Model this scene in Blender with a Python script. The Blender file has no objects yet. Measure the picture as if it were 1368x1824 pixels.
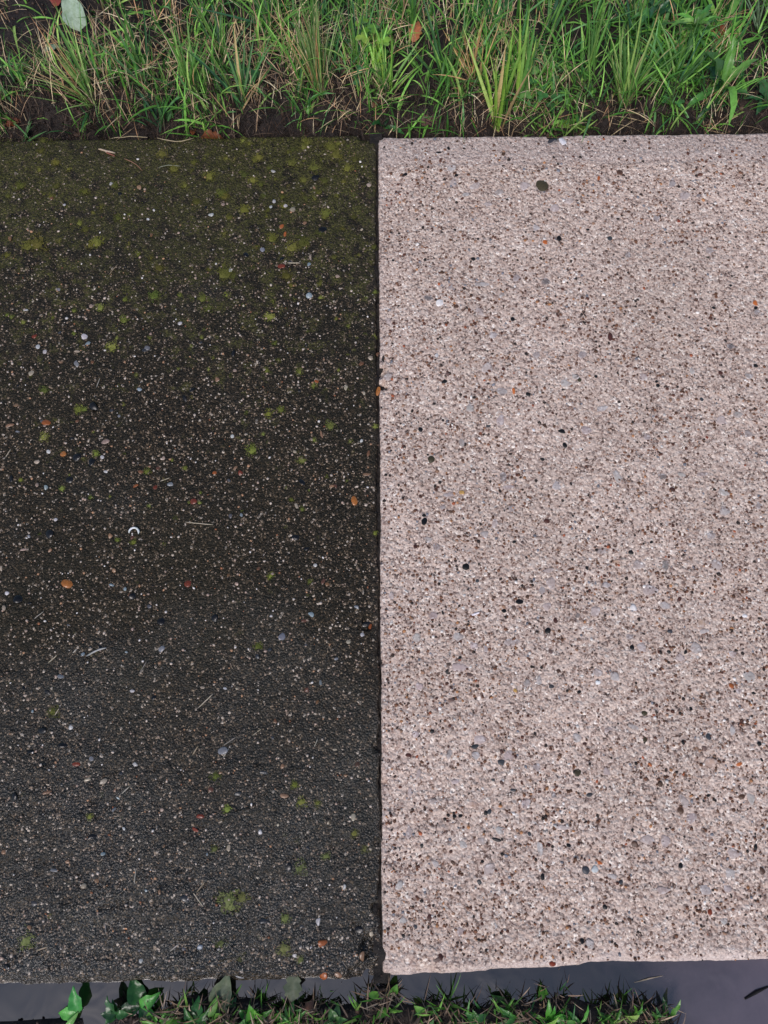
import bpy, math, random
import numpy as np
from mathutils import Vector, Matrix, Euler

scene = bpy.context.scene
R = math.radians

# ------------------------------------------------------------------ camera, sky, sun, exposure
H, PITCH, FPX = 1.2, R(15), 1327.0            # lens height over the slabs, tilt from straight down, focal length in photo pixels
cam_data = bpy.data.cameras.new("camera")
cam = bpy.data.objects.new("camera", cam_data)
scene.collection.objects.link(cam)
cam.location = (0, 0, H)
cam.rotation_euler = (PITCH, 0, 0)
cam_data.sensor_fit = 'VERTICAL'
cam_data.sensor_height = 24.0
cam_data.sensor_width = 18.0
cam_data.lens = 24.0 * FPX / 1824.0
cam_data.clip_start = 0.02
cam_data.clip_end = 400.0
scene.camera = cam

SUN_EL, SUN_ROT = R(50), R(197)
world = bpy.data.worlds.new("World")
scene.world = world
world.use_nodes = True
wn = world.node_tree
sky = wn.nodes.new('ShaderNodeTexSky')
sky.sky_type = 'NISHITA'
sky.sun_disc = False
sky.sun_elevation = SUN_EL
sky.sun_rotation = SUN_ROT
sky.dust_density = 1.5
soft = wn.nodes.new('ShaderNodeHueSaturation')     # an overcast sky: the blue washed out
soft.inputs['Saturation'].default_value = 1.0
wn.links.new(sky.outputs[0], soft.inputs['Color'])
bg = wn.nodes['Background']
wn.links.new(soft.outputs[0], bg.inputs[0])
bg.inputs[1].default_value = 0.09

sun_data = bpy.data.lights.new("sun", 'SUN')
sun_data.energy = 1.5
sun_data.angle = R(22)
sun_data.color = (1.0, 0.93, 0.91)
sun = bpy.data.objects.new("sun", sun_data)
scene.collection.objects.link(sun)
D = Vector((math.sin(SUN_ROT) * math.cos(SUN_EL), math.cos(SUN_ROT) * math.cos(SUN_EL), math.sin(SUN_EL)))
sun.rotation_euler = D.to_track_quat('Z', 'Y').to_euler()

vs = scene.view_settings
vs.view_transform = 'Standard'
vs.look = 'None'
vs.exposure = 0.48
vs.gamma = 1.0
vs.use_curve_mapping = False

# ------------------------------------------------------------------ helpers
rng = np.random.default_rng(11)
rnd = random.Random(5)
COL = scene.collection


def P(px, py, z=0.0):
    """The point at height z that the photograph shows at (px, py)."""
    u, v = (px - 684.0) / FPX, (912.0 - py) / FPX
    dy = v * math.cos(PITCH) + math.sin(PITCH)
    dz = v * math.sin(PITCH) - math.cos(PITCH)
    t = (H - z) / (-dz)
    return (u * t, dy * t)


def PV(px, py, z=0.0):
    px = np.asarray(px, float); py = np.asarray(py, float)
    u, v = (px - 684.0) / FPX, (912.0 - py) / FPX
    dy = v * math.cos(PITCH) + math.sin(PITCH)
    dz = v * math.sin(PITCH) - math.cos(PITCH)
    t = (H - z) / (-dz)
    return u * t, dy * t


def PIX(x, y, z=0.0):
    """Where the photograph shows a point: used to vary the ground and the planting by place."""
    dz = np.asarray(z) - H
    yc = y * math.cos(PITCH) + dz * math.sin(PITCH)
    zc = -y * math.sin(PITCH) + dz * math.cos(PITCH)
    return 684.0 + FPX * x / -zc, 912.0 - FPX * yc / -zc


def scale_at(py):
    """Metres per photo pixel on the slab at row py."""
    v = (912.0 - py) / FPX
    return H / (math.cos(PITCH) - v * math.sin(PITCH)) / FPX


def lin(r, g, b, k=1.0):
    f = lambda c: (c / 255 / 12.92 if c <= 10 else ((c / 255 + 0.055) / 1.055) ** 2.4) * k
    return (f(r), f(g), f(b), 1.0)


def vnoise(x, y, cell, seed):
    """Smooth value noise, -1..1."""
    g = np.random.default_rng(seed).uniform(-1, 1, (257, 257))
    X, Y = x / cell, y / cell
    xi, yi = np.floor(X).astype(int), np.floor(Y).astype(int)
    fx, fy = X - xi, Y - yi
    fx = fx * fx * (3 - 2 * fx); fy = fy * fy * (3 - 2 * fy)
    xi0, yi0, xi1, yi1 = xi % 257, yi % 257, (xi + 1) % 257, (yi + 1) % 257
    return (g[xi0, yi0] * (1 - fx) + g[xi1, yi0] * fx) * (1 - fy) + (g[xi0, yi1] * (1 - fx) + g[xi1, yi1] * fx) * fy


def sstep(a, b, x):
    t = np.clip((x - a) / (b - a), 0, 1)
    return t * t * (3 - 2 * t)


def np_mesh(name, verts, tris=None, quads=None, tint=None, smooth=True):
    me = bpy.data.meshes.new(name)
    verts = np.asarray(verts, np.float32).reshape(-1, 3)
    me.vertices.add(len(verts))
    me.vertices.foreach_set('co', verts.ravel())
    nt = 0 if tris is None else len(tris)
    nq = 0 if quads is None else len(quads)
    loops, starts = [], []
    if nt:
        loops.append(np.asarray(tris, np.int32).ravel()); starts.append(np.arange(nt, dtype=np.int32) * 3)
    if nq:
        loops.append(np.asarray(quads, np.int32).ravel()); starts.append(nt * 3 + np.arange(nq, dtype=np.int32) * 4)
    loops = np.concatenate(loops); starts = np.concatenate(starts)
    me.loops.add(len(loops)); me.loops.foreach_set('vertex_index', loops)
    me.polygons.add(len(starts)); me.polygons.foreach_set('loop_start', starts)
    me.update(calc_edges=True)
    me.validate()
    if smooth:
        me.polygons.foreach_set('use_smooth', np.ones(len(me.polygons), dtype=bool))
    if tint is not None:
        a = me.color_attributes.new(name='tint', type='FLOAT_COLOR', domain='POINT')
        t = np.asarray(tint, np.float32).reshape(-1, tint.shape[-1])
        if t.shape[1] == 3:
            t = np.concatenate([t, np.ones((len(t), 1), np.float32)], 1)
        a.data.foreach_set('color', t.ravel())
    return me


def link(name, me, mat=None, parent=None, loc=None, rot=None, scale=None, color=None):
    o = bpy.data.objects.new(name, me)
    COL.objects.link(o)
    if mat is not None and me is not None and not me.materials:
        me.materials.append(mat)
    if parent is not None:
        o.parent = parent
    if loc is not None: o.location = loc
    if rot is not None: o.rotation_euler = rot
    if scale is not None: o.scale = scale
    if color is not None: o.color = color
    return o


def tag(o, label=None, cat=None, group=None, kind=None):
    if label: o['label'] = label
    if cat: o['category'] = cat
    if group: o['group'] = group
    if kind: o['kind'] = kind
    return o


# ------------------------------------------------------------------ materials
class NT:
    def __init__(self, name):
        self.m = bpy.data.materials.new(name)
        self.m.use_nodes = True
        self.t = self.m.node_tree
        self.b = self.t.nodes['Principled BSDF']
        self.out = self.t.nodes['Material Output']
        self.co = self.n('ShaderNodeTexCoord').outputs['Object']

    def n(self, typ, **kw):
        nd = self.t.nodes.new(typ)
        for k, v in kw.items(): setattr(nd, k, v)
        return nd

    def l(self, a, b): self.t.links.new(a, b)

    def noise(self, scale, detail=3, rough=0.6, vec=None, dist=0.0):
        nd = self.n('ShaderNodeTexNoise')
        nd.inputs['Scale'].default_value = scale
        nd.inputs['Detail'].default_value = detail
        nd.inputs['Roughness'].default_value = rough
        nd.inputs['Distortion'].default_value = dist
        self.l(vec or self.co, nd.inputs['Vector'])
        return nd.outputs['Fac']

    def voro(self, scale, feature='F1', vec=None, rand=1.0):
        nd = self.n('ShaderNodeTexVoronoi', feature=feature)
        nd.inputs['Scale'].default_value = scale
        nd.inputs['Randomness'].default_value = rand
        self.l(vec or self.co, nd.inputs['Vector'])
        return nd

    def ramp(self, fac, stops, interp='LINEAR'):
        nd = self.n('ShaderNodeValToRGB')
        cr = nd.color_ramp
        cr.interpolation = interp
        while len(cr.elements) < len(stops): cr.elements.new(0.5)
        for e, (p, c) in zip(cr.elements, stops):
            e.position = p
            e.color = c if len(c) == 4 else (*c, 1)
        self.l(fac, nd.inputs[0])
        return nd.outputs[0]

    def fac(self, fac, a, b):
        nd = self.n('ShaderNodeMapRange')
        nd.inputs[1].default_value = a; nd.inputs[2].default_value = b
        self.l(fac, nd.inputs[0])
        return nd.outputs[0]

    def math(self, op, a, b):
        nd = self.n('ShaderNodeMath', operation=op)
        for i, v in enumerate((a, b)):
            if isinstance(v, (int, float)): nd.inputs[i].default_value = v
            else: self.l(v, nd.inputs[i])
        return nd.outputs[0]

    def mix(self, fac, a, b, blend='MIX'):
        nd = self.n('ShaderNodeMix', data_type='RGBA', blend_type=blend)
        for i, v in ((0, fac), (6, a), (7, b)):
            if isinstance(v, (int, float)): nd.inputs[i].default_value = v
            elif isinstance(v, tuple): nd.inputs[i].default_value = v if len(v) == 4 else (*v, 1)
            else: self.l(v, nd.inputs[i])
        return nd.outputs[2]

    def bump(self, h, strength, dist, normal=None):
        nd = self.n('ShaderNodeBump')
        nd.inputs['Strength'].default_value = strength
        nd.inputs['Distance'].default_value = dist
        self.l(h, nd.inputs['Height'])
        if normal is not None: self.l(normal, nd.inputs['Normal'])
        return nd.outputs[0]

    def set(self, **kw):
        for k, v in kw.items():
            s = self.b.inputs[k.replace('_', ' ')]
            if isinstance(v, (int, float)): s.default_value = v
            elif isinstance(v, tuple): s.default_value = v if len(v) == 4 else (*v, 1)
            else: self.l(v, s)
        return self.m


def hsv_jitter(t, col, amount=0.5):
    """Small colour change over a surface from noise."""
    n = t.noise(90, 4)
    return t.mix(t.fac(n, 0.3, 0.7), t.mix(1.0, col, (1 - amount * .6,) * 3, 'MULTIPLY'), col)


# pale new concrete: sand grains of many colours in a pinkish grey paste
t = NT('pale_concrete')
v1 = t.voro(235); v2 = t.voro(430); v3 = t.voro(120)
sep = lambda c: (lambda nd: (t.l(c, nd.inputs[0]), nd.outputs)[1])(t.n('ShaderNodeSeparateColor'))
r1 = sep(v1.outputs['Color']); r2 = sep(v2.outputs['Color']); r3 = sep(v3.outputs['Color'])
blot = t.math('MULTIPLY', t.math('SUBTRACT', t.noise(22, 5, .65), .5), .75)
sand = t.ramp(t.math('ADD', r1[0], blot), [(0, lin(66, 46, 40)), (.06, lin(100, 76, 66)), (.12, lin(140, 116, 108)), (.22, lin(174, 153, 144)), (.42, lin(193, 174, 165)),
                      (.60, lin(204, 187, 179)), (.76, lin(216, 201, 194)), (.90, lin(230, 217, 208)), (.97, lin(248, 242, 238))], 'CONSTANT')
fine = t.ramp(r2[1], [(0, lin(84, 64, 56)), (.12, lin(140, 118, 110)), (.28, lin(186, 166, 157)), (.58, lin(204, 187, 179)), (.84, lin(220, 206, 198)), (.965, lin(242, 235, 230))], 'CONSTANT')
c = t.mix(t.ramp(r2[0], [(0, (.15,) * 3), (.5, (.75,) * 3)], 'CONSTANT'), sand, fine)
paste = t.fac(t.noise(75, 3), 0.5, 0.64)
c = t.mix(t.math('MULTIPLY', paste, .45), c, lin(199, 183, 176))
big = t.noise(5, 4)
c = t.mix(1.0, c, t.ramp(big, [(.3, (1.08, 1.02, .93)), (.7, (1.30, 1.235, 1.14))]), 'MULTIPLY')
stain = t.fac(t.noise(9, 5, .7), .60, .74)
c = t.mix(t.math('MULTIPLY', stain, .35), c, t.mix(1.0, c, lin(196, 178, 164), 'MULTIPLY'))
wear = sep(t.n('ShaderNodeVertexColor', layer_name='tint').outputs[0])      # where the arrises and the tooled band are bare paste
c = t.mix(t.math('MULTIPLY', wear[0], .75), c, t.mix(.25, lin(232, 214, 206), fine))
c = t.mix(t.math('MULTIPLY', wear[1], .5), c, t.mix(.55, lin(176, 162, 155), fine))
c = t.mix(t.math('MULTIPLY', wear[2], .35), c, t.mix(.4, lin(206, 190, 182), fine))
hgt = t.math('ADD', t.math('MULTIPLY', v1.outputs['Distance'], -.7), t.math('MULTIPLY', r1[1], .5))
hgt = t.math('ADD', hgt, t.math('MULTIPLY', t.noise(700, 2), .5))
b1 = t.bump(t.noise(38, 4), .25, .003)
b1 = t.bump(t.fac(v3.outputs['Distance'], .15, .6), .5, .003, b1)
M_PALE = t.set(Base_Color=c, Roughness=.6, Specular_IOR_Level=.35, Normal=t.bump(hgt, .8, .0028, b1))

# old dark concrete, wet: sand shows as small pale grains in blackened paste, moss film in patches
t = NT('mossy_concrete')
v1 = t.voro(300); v2 = t.voro(560); v3 = t.voro(170)
r1 = sep(v1.outputs['Color']); r2 = sep(v2.outputs['Color']); r3 = sep(v3.outputs['Color'])
sand = t.ramp(r1[0], [(0, lin(12, 10, 7)), (.3, lin(26, 21, 14)), (.58, lin(42, 34, 24)), (.78, lin(66, 54, 41)), (.89, lin(108, 92, 76)), (.95, lin(176, 156, 140)), (.98, lin(230, 216, 206))], 'CONSTANT')
fine = t.ramp(r2[1], [(0, lin(10, 8, 5)), (.35, lin(27, 22, 14)), (.65, lin(46, 38, 27)), (.86, lin(80, 67, 52)), (.95, lin(164, 146, 128))], 'CONSTANT')
c = t.mix(t.ramp(r2[0], [(0, (.15,) * 3), (.5, (.8,) * 3)], 'CONSTANT'), sand, fine)
big = t.noise(7, 5)
c = t.mix(1.0, c, t.ramp(big, [(.3, (.80, .78, .70)), (.7, (1.42, 1.36, 1.22))]), 'MULTIPLY')
xyz = t.n('ShaderNodeSeparateXYZ'); t.l(t.co, xyz.inputs[0])
patch = t.noise(36, 5, .68)
grow = t.math('MULTIPLY', t.fac(xyz.outputs[1], .35, 1.0), .29)             # the moss spreads in from the lawn side
grow2 = t.math('MULTIPLY', t.noise(4.5, 3), .22)
moss = t.fac(t.math('ADD', t.math('ADD', patch, grow), grow2), .76, .86)
mossc = t.ramp(r2[0], [(0, lin(52, 51, 24)), (.5, lin(80, 79, 35)), (1, lin(112, 110, 52))])
c = t.mix(t.math('MULTIPLY', moss, t.ramp(r1[2], [(0, (.45,) * 3), (.6, (.9,) * 3), (.93, (.1,) * 3)], 'CONSTANT')), c, mossc)
wear = sep(t.n('ShaderNodeVertexColor', layer_name='tint').outputs[0])
c = t.mix(t.math('MULTIPLY', wear[0], .55), c, t.mix(.6, lin(96, 84, 74), sand))
c = t.mix(t.math('MULTIPLY', wear[2], t.math('MULTIPLY', t.noise(14, 4), .7)), c, t.mix(.5, lin(104, 90, 84), sand))
film = t.fac(t.noise(3, 4), .35, .65)
c = t.mix(t.math('ADD', t.math('MULTIPLY', film, .4), .12), c, lin(42, 38, 22))
hgt = t.math('ADD', t.math('MULTIPLY', v1.outputs['Distance'], -.8), t.math('MULTIPLY', r1[1], .6))
hgt = t.math('ADD', hgt, t.math('MULTIPLY', t.noise(600, 2), .5))
b1 = t.bump(t.noise(45, 4), .6, .004)
wet = t.math('ADD', t.fac(xyz.outputs[1], .25, -.42), t.math('MULTIPLY', t.math('SUBTRACT', t.noise(5, 5, .62), .5), 1.3))     # wetness raised towards the puddle, putting the sky's sheen into the gloss
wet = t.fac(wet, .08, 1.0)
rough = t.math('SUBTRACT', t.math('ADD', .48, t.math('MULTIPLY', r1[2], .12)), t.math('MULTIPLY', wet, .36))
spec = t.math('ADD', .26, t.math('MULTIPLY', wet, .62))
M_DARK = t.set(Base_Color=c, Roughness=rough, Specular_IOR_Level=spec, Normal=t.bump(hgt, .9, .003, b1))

# stones cast into the slabs: each takes the colour of its object
def stone_mat(name, rough, spec, amt, bump=.4):
    t = NT(name)
    oi = t.n('ShaderNodeObjectInfo')
    geo = t.n('ShaderNodeNewGeometry').outputs['Position']
    n = t.noise(260, 3, vec=geo)
    c = t.mix(t.fac(n, .3, .7), t.mix(1.0, oi.outputs['Color'], (1 - amt,) * 3, 'MULTIPLY'), oi.outputs['Color'])
    return t.set(Base_Color=c, Roughness=rough, Specular_IOR_Level=spec, Normal=t.bump(t.noise(420, 3, vec=geo), bump, .001))


M_STONE = stone_mat('pebble', .4, .4, .35)
M_WET_STONE = stone_mat('wet_pebble', .25, .5, .35)

# worn gravel, flush with the paste and half covered by it
t = NT('worn_gravel')
oi = t.n('ShaderNodeObjectInfo')
geo = t.n('ShaderNodeNewGeometry').outputs['Position']
vv = t.voro(300, vec=geo)
rr = sep(vv.outputs['Color'])
dust = t.ramp(rr[0], [(0, lin(96, 76, 68)), (.1, lin(160, 140, 132)), (.5, lin(196, 180, 173)), (.85, lin(226, 216, 211))], 'CONSTANT')
c = t.mix(t.fac(t.noise(120, 4, vec=geo), .40, .62), oi.outputs['Color'], t.mix(.55, oi.outputs['Color'], dust))
ln = t.n('ShaderNodeVectorMath', operation='LENGTH'); t.l(t.co, ln.inputs[0])
rim = t.fac(t.math('ADD', ln.outputs['Value'], t.math('MULTIPLY', t.math('SUBTRACT', t.noise(200, 3, vec=geo), .5), 1.1)), .66, 1.08)
c = t.mix(t.math('MULTIPLY', rim, .9), c, dust)
M_WORN = t.set(Base_Color=c, Roughness=.6, Specular_IOR_Level=.3, Normal=t.bump(t.noise(330, 4, vec=geo), .6, .0016))

# grains joined as stuff: colour per grain
def tint_mat(name, rough, spec):
    t = NT(name)
    a = t.n('ShaderNodeVertexColor', layer_name='tint')
    return t.set(Base_Color=a.outputs[0], Roughness=rough, Specular_IOR_Level=spec)


M_GRAIN = tint_mat('grain', .5, .35)
M_WET_GRAIN = tint_mat('wet_grain', .3, .35)


def leaf_mat(name, use_tint, rough, transl, spec=.5, streak=True):
    t = NT(name)
    if use_tint: col = t.n('ShaderNodeVertexColor', layer_name='tint').outputs[0]
    else: col = t.n('ShaderNodeObjectInfo').outputs['Color']
    geo = t.n('ShaderNodeNewGeometry').outputs['Position']
    if streak:
        col = t.mix(t.fac(t.noise(120, 3, vec=geo), .35, .7), t.mix(1.0, col, (.68, .72, .6), 'MULTIPLY'), col)
    t.set(Base_Color=col, Roughness=rough, Specular_IOR_Level=spec, Normal=t.bump(t.noise(300, 2, vec=geo), .25, .001))
    if transl:
        tr = t.n('ShaderNodeBsdfTranslucent'); t.l(col, tr.inputs[0])
        mx = t.n('ShaderNodeMixShader'); mx.inputs[0].default_value = transl
        t.l(t.b.outputs[0], mx.inputs[1]); t.l(tr.outputs[0], mx.inputs[2])
        t.l(mx.outputs[0], t.out.inputs[0])
    return t.m


M_BLADE = leaf_mat('grass_blade', False, .4, .3, .3)
M_GRASS = leaf_mat('lawn_grass', True, .42, .3, .28)
M_STRAW = leaf_mat('dry_straw', True, .6, .1, .3)
M_STRAW_OBJ = leaf_mat('dry_stalk', False, .55, .05, .35)
M_LEAF = leaf_mat('weed_leaf', False, .32, .2)
M_MOSS = leaf_mat('moss', False, .7, .1, .2)
M_DEADLEAF = leaf_mat('dead_leaf', False, .5, .1, .35)
M_MOSS_FUZZ = leaf_mat('moss_film', True, .75, .1, .2)

t = NT('soil')
geo = t.co
n1, n2 = t.noise(30, 6, .7), t.noise(220, 4, .7)
c = t.ramp(n1, [(.3, lin(20, 15, 13)), (.55, lin(40, 31, 27)), (.75, lin(66, 52, 45))])
c = t.mix(t.fac(n2, .58, .72), c, lin(88, 71, 61))
far = t.n('ShaderNodeVectorMath', operation='LENGTH'); t.l(t.co, far.inputs[0])
c = t.mix(t.fac(far.outputs['Value'], 2.2, 3.2), c, t.mix(t.noise(3, 5), lin(40, 58, 26), lin(74, 92, 44)))
M_SOIL = t.set(Base_Color=c, Roughness=.55, Specular_IOR_Level=.4, Normal=t.bump(t.math('ADD', n1, t.math('MULTIPLY', n2, .4)), .9, .008))

t = NT('puddle_water')
xw = t.n('ShaderNodeSeparateXYZ'); t.l(t.co, xw.inputs[0])
silt = t.fac(t.math('ADD', xw.outputs[0], t.math('MULTIPLY', t.noise(8, 5, .65), .35)), .50, .72)      # stirred up silt at the right end
c = t.mix(silt, t.mix(t.noise(14, 4), lin(18, 14, 13), lin(30, 25, 25)), t.mix(t.noise(12, 5, .7), lin(74, 64, 70), lin(98, 86, 92)))
M_WATER = t.set(Base_Color=c, Roughness=.02, IOR=2.1, Specular_IOR_Level=.5, Normal=t.bump(t.noise(18, 2, .4, dist=.8), .16, .01))

t = NT('joint_dirt')
c = t.ramp(t.noise(160, 5, .7), [(.3, lin(16, 13, 11)), (.6, lin(36, 29, 24)), (.8, lin(64, 52, 42))])
M_DIRT = t.set(Base_Color=c, Roughness=.8, Normal=t.bump(t.noise(200, 4), .8, .004))

# ------------------------------------------------------------------ the ground: one sheet of soil out to the horizon
TOP_Y = P(684, 241)[1]
BOT_Y = P(684, 1740)[1]
WATER_Z = -0.016


def island(px, py):
    """Where the soil and roots stand out of the water along the near edge."""
    wob = 16 * np.sin(px * .021) + 10 * np.sin(px * .057 + 1)
    a = sstep(1752, 1800, py + wob * .6)
    side = sstep(110, 200, px + wob) * (1 - sstep(1165, 1215, px + (py - 1780) * -.3))
    mid = np.exp(-((px - 690) / 45) ** 2) * sstep(1735, 1760, py) * .9
    deep = sstep(200, 360, px) * .25 + .75
    corner = sstep(1806, 1822, py + .04 * px) * (1 - sstep(120, 200, px)) * .95
    return np.maximum(np.maximum(a * side * deep, mid), corner)


def ground_z(x, y):
    n = vnoise(x, y, .05, 1) * .008 + vnoise(x, y, .018, 2) * .005 + vnoise(x, y, .007, 3) * .002
    north = -.055 + .04 * sstep(TOP_Y + .008, TOP_Y + .11, y) + n + .01 * vnoise(x, y, .16, 6)
    px, py = PIX(x, y, -.02)
    south = -.048 + n * .7 + .046 * island(px, py) - .05 * sstep(-.62, -.9, y) * 0
    south = np.where(y < -.62, south + .03 * sstep(-.62, -.8, y), south)
    mid = np.full_like(x, -.12)
    z = np.where(y > TOP_Y - .01, north, np.where(y < BOT_Y + .02, south, mid))
    far = sstep(2, 6, np.hypot(x, y))
    return z * (1 - far) + far * (-.02 + .25 * vnoise(x, y, 7.0, 9))


xs = np.concatenate([[-90, -60, -40, -25, -15, -9, -6, -4, -3, -2.2, -1.7, -1.3, -1.05], np.arange(-.95, .951, .006), [1.05, 1.3, 1.7, 2.2, 3, 4, 6, 9, 15, 25, 40, 60, 90]])
ys = np.concatenate([[-90, -60, -40, -25, -15, -9, -6, -4, -3, -2, -1.5, -1.1, -.9, -.75, -.65], np.arange(-.58, BOT_Y + .03, .005),
                     np.linspace(BOT_Y + .04, TOP_Y - .02, 12), np.arange(TOP_Y - .012, 1.62, .006), np.arange(1.66, 2.4, .06), [2.7, 3.2, 4, 6, 9, 15, 25, 40, 60, 90]])
gx, gy = np.meshgrid(xs, ys)
gz = ground_z(gx, gy)


def grid_quads(nx, ny):
    i = np.arange(ny - 1)[:, None] * nx + np.arange(nx - 1)[None]
    return np.stack([i, i + 1, i + 1 + nx, i + nx], -1).reshape(-1, 4)


ground = link('ground', np_mesh('ground', np.stack([gx, gy, gz], -1), quads=grid_quads(len(xs), len(ys))), M_SOIL)
tag(ground, kind='structure')

px_, py_ = np.meshgrid(np.linspace(-1.3, 1.3, 420), np.concatenate([np.linspace(-.66, -.46, 8), np.arange(-.455, BOT_Y + .03, .0022)]))
lip = np.interp(px_[0], [P(a, 1700)[0] for a in (-900, 0, 664, 681, 860, 1040, 1056, 1368, 2300)], [P(664, b)[1] for b in (1767, 1756, 1746, 1741, 1733, 1722, 1717, 1711, 1700)])
pz_ = WATER_Z + .0005 * vnoise(px_, py_, .03, 95) * 0
puddle = link('puddle', np_mesh('puddle', np.stack([px_, py_, pz_], -1), quads=grid_quads(*px_.shape[::-1])), M_WATER)
tag(puddle, kind='structure')

# ------------------------------------------------------------------ the two slabs
JT, JB = P(669, 241), P(680, 1742)             # the joint, lawn end and puddle end


def joint_x(y):
    s = (y - JB[1]) / (JT[1] - JB[1])
    return JB[0] + (JT[0] - JB[0]) * s


def edge_noise(s, amp, seed):
    return amp * (vnoise(s, s * 0 + 3.3, .05, seed) + .6 * vnoise(s, s * 0 + 7.7, .015, seed + 1) + .4 * vnoise(s, s * 0 + 1.7, .005, seed + 2))


def build_slab(side):
    """side -1: left slab, +1: right slab.  A dense height field on top with rough arrises, chips and worn ripples, then straight sides."""
    if side < 0:
        tl, tr_, bl, br = P(0, 250), P(668.5, 239), P(0, 1756), P(678.5, 1744)
    else:
        tl, tr_, bl, br = P(674, 243), P(1368, 235), P(681, 1741), P(1368, 1712)
    step = .0026
    Lx = 1.44
    dense = np.arange(0, .80, step)
    dist = np.concatenate([[0, .0007, .0014], dense[1:], np.linspace(.80, Lx, 14)])      # distance from the joint
    n_y = int(1.44 / step)
    v = np.linspace(0, 1, n_y)
    v = np.concatenate([[0, .0006, .0012], v[1:-1], [1 - .0012, 1 - .0006, 1]])
    U, V = np.meshgrid(dist, v)
    if side > 0:
        def yt(x): return tl[1] + (x - tl[0]) * (tr_[1] - tl[1]) / (tr_[0] - tl[0])
        def yb(x):
            px = [681, 760, 860, 960, 1040, 1056, 1130, 1250, 1368, 2400]
            py = [1741, 1737, 1733, 1727, 1722, 1717, 1716, 1714, 1711, 1700]
            q = [P(a, b) for a, b in zip(px, py)]
            return np.interp(x, [a for a, _ in q], [b for _, b in q])
    else:
        def yt(x): return tr_[1] + (x - tr_[0]) * (tr_[1] - tl[1]) / (tr_[0] - tl[0])
        def yb(x): return br[1] + (x - br[0]) * (br[1] - bl[1]) / (br[0] - bl[0])
    xj_b, xj_t = (br[0], tr_[0]) if side < 0 else (bl[0], tl[0])
    xj = xj_b + (xj_t - xj_b) * V
    X = xj + side * U
    for _ in range(2):
        Y0, Y1 = yb(X), yt(X)
        Y = Y0 + (Y1 - Y0) * V
    near_j = np.exp(-U / .008); near_t = np.exp(-(1 - V) * 1.44 / .008); near_b = np.exp(-V * 1.44 / .008)
    X = X + near_j * edge_noise(Y, .0024 if side < 0 else .0008, 20 + side)
    Y = Y + near_t * edge_noise(X, .0011, 30 + side) + near_b * edge_noise(X, .0016 if side < 0 else .0009, 40 + side)
    d_j, d_t, d_b = U, (1 - V) * 1.44, V * 1.44
    Z = np.zeros_like(X)
    wide = .005 if side < 0 else .0035
    for d, w, dep in ((d_j, wide, wide * .9), (d_t, .006, .006), (d_b, .012 if side < 0 else .014, .008)):
        Z -= dep * np.clip(1 - d / w, 0, 1) ** 2
    amp = 1.0 if side < 0 else .45
    Z += amp * (.0016 * vnoise(X, Y, .06, 50 + side) + .0010 * vnoise(X, Y, .022, 51 + side) + .0007 * vnoise(X, Y, .009, 52 + side) + .0005 * vnoise(X, Y, .005, 53 + side))
    # ripples left by the trowel, running across the walk, stronger towards the near edge
    k = 1.25 * sstep(.3, -.35, Y) if side < 0 else .6 * sstep(.4, -.3, Y) + .15
    Xr = X * math.cos(.2) + Y * math.sin(.2); Yr = -X * math.sin(.2) + Y * math.cos(.2)
    Z += k * (.0014 * vnoise(Xr * .35, Yr, .010, 60 + side) + .0016 * vnoise(Xr * .45, Yr, .022, 61 + side) + .0008 * vnoise(Xr * .4, Yr, .005, 62))
    if side > 0:      # band smoothed by the edging tool along the lawn
        band = np.exp(-((d_t - .062) / .004) ** 2) * sstep(-.1, .3, vnoise(X, Y * 0, .09, 77))
        Z -= .0012 * band
    # chips
    chips = ([(655, 243, 16, 12), (668, 1740, 34, 11), (660, 1690, 20, 10), (652, 1112, 14, 7), (666, 470, 7, 5), (670, 905, 8, 6), (672, 1330, 8, 6), (668, 300, 6, 5), (673, 1500, 9, 6), (636, 1655, 13, 6), (672, 1620, 14, 8), (167, 725, 10, 4), (640, 1740, 20, 8)] if side < 0 else
             [(679, 660, 12, 12), (681, 688, 10, 12), (676, 420, 5, 4), (678, 840, 4, 5), (681, 1180, 6, 5), (690, 640, 14, 3), (985, 243, 14, 7), (676, 246, 8, 6), (1050, 1722, 16, 4), (966, 331, 14, 3.5), (681, 1000, 5, 5), (684, 1395, 6, 4), (760, 1738, 22, 5), (900, 1735, 26, 4)])
    for cx, cy, r, dep in chips:
        wx, wy = P(cx, cy)
        rr = r * scale_at(cy)
        q = np.hypot(X - wx, Y - wy) / rr + .35 * vnoise(X, Y, rr * .6, int(cx)) + .15 * vnoise(X, Y, rr * .25, int(cy))
        Z -= dep * .001 * sstep(1.15, .45, q)
    edge = np.minimum(np.minimum(d_j, d_t), d_b)
    Z = np.maximum(Z, -.03)
    ny, nx = X.shape
    top = np.stack([X, Y, Z], -1).reshape(-1, 3)
    quads = grid_quads(nx, ny)
    if side < 0: quads = quads[:, ::-1]
    # sides: the rim of the height field carried straight down
    rim = np.concatenate([np.arange(nx), np.arange(1, ny) * nx + nx - 1, (ny - 1) * nx + np.arange(nx - 2, -1, -1), np.arange(ny - 2, 0, -1) * nx])
    low = top[rim].copy(); low[:, 2] = -.10
    n0 = len(top); m = len(rim)
    a = np.arange(m); b = (a + 1) % m
    sk = np.stack([rim[a], n0 + a, n0 + b, rim[b]], -1)
    if side < 0: sk = sk[:, ::-1]
    wob = .006 * vnoise(X, Y, .03, 71) + .003 * vnoise(X, Y, .01, 72)
    rimc = np.stack([np.exp(-np.clip(d_b + wob - .003, 0, 1) / .007), sstep(.074, .058, d_t + wob * .5), np.exp(-np.clip(d_j + wob, 0, 1) / .007)], -1).reshape(-1, 3)
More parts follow.
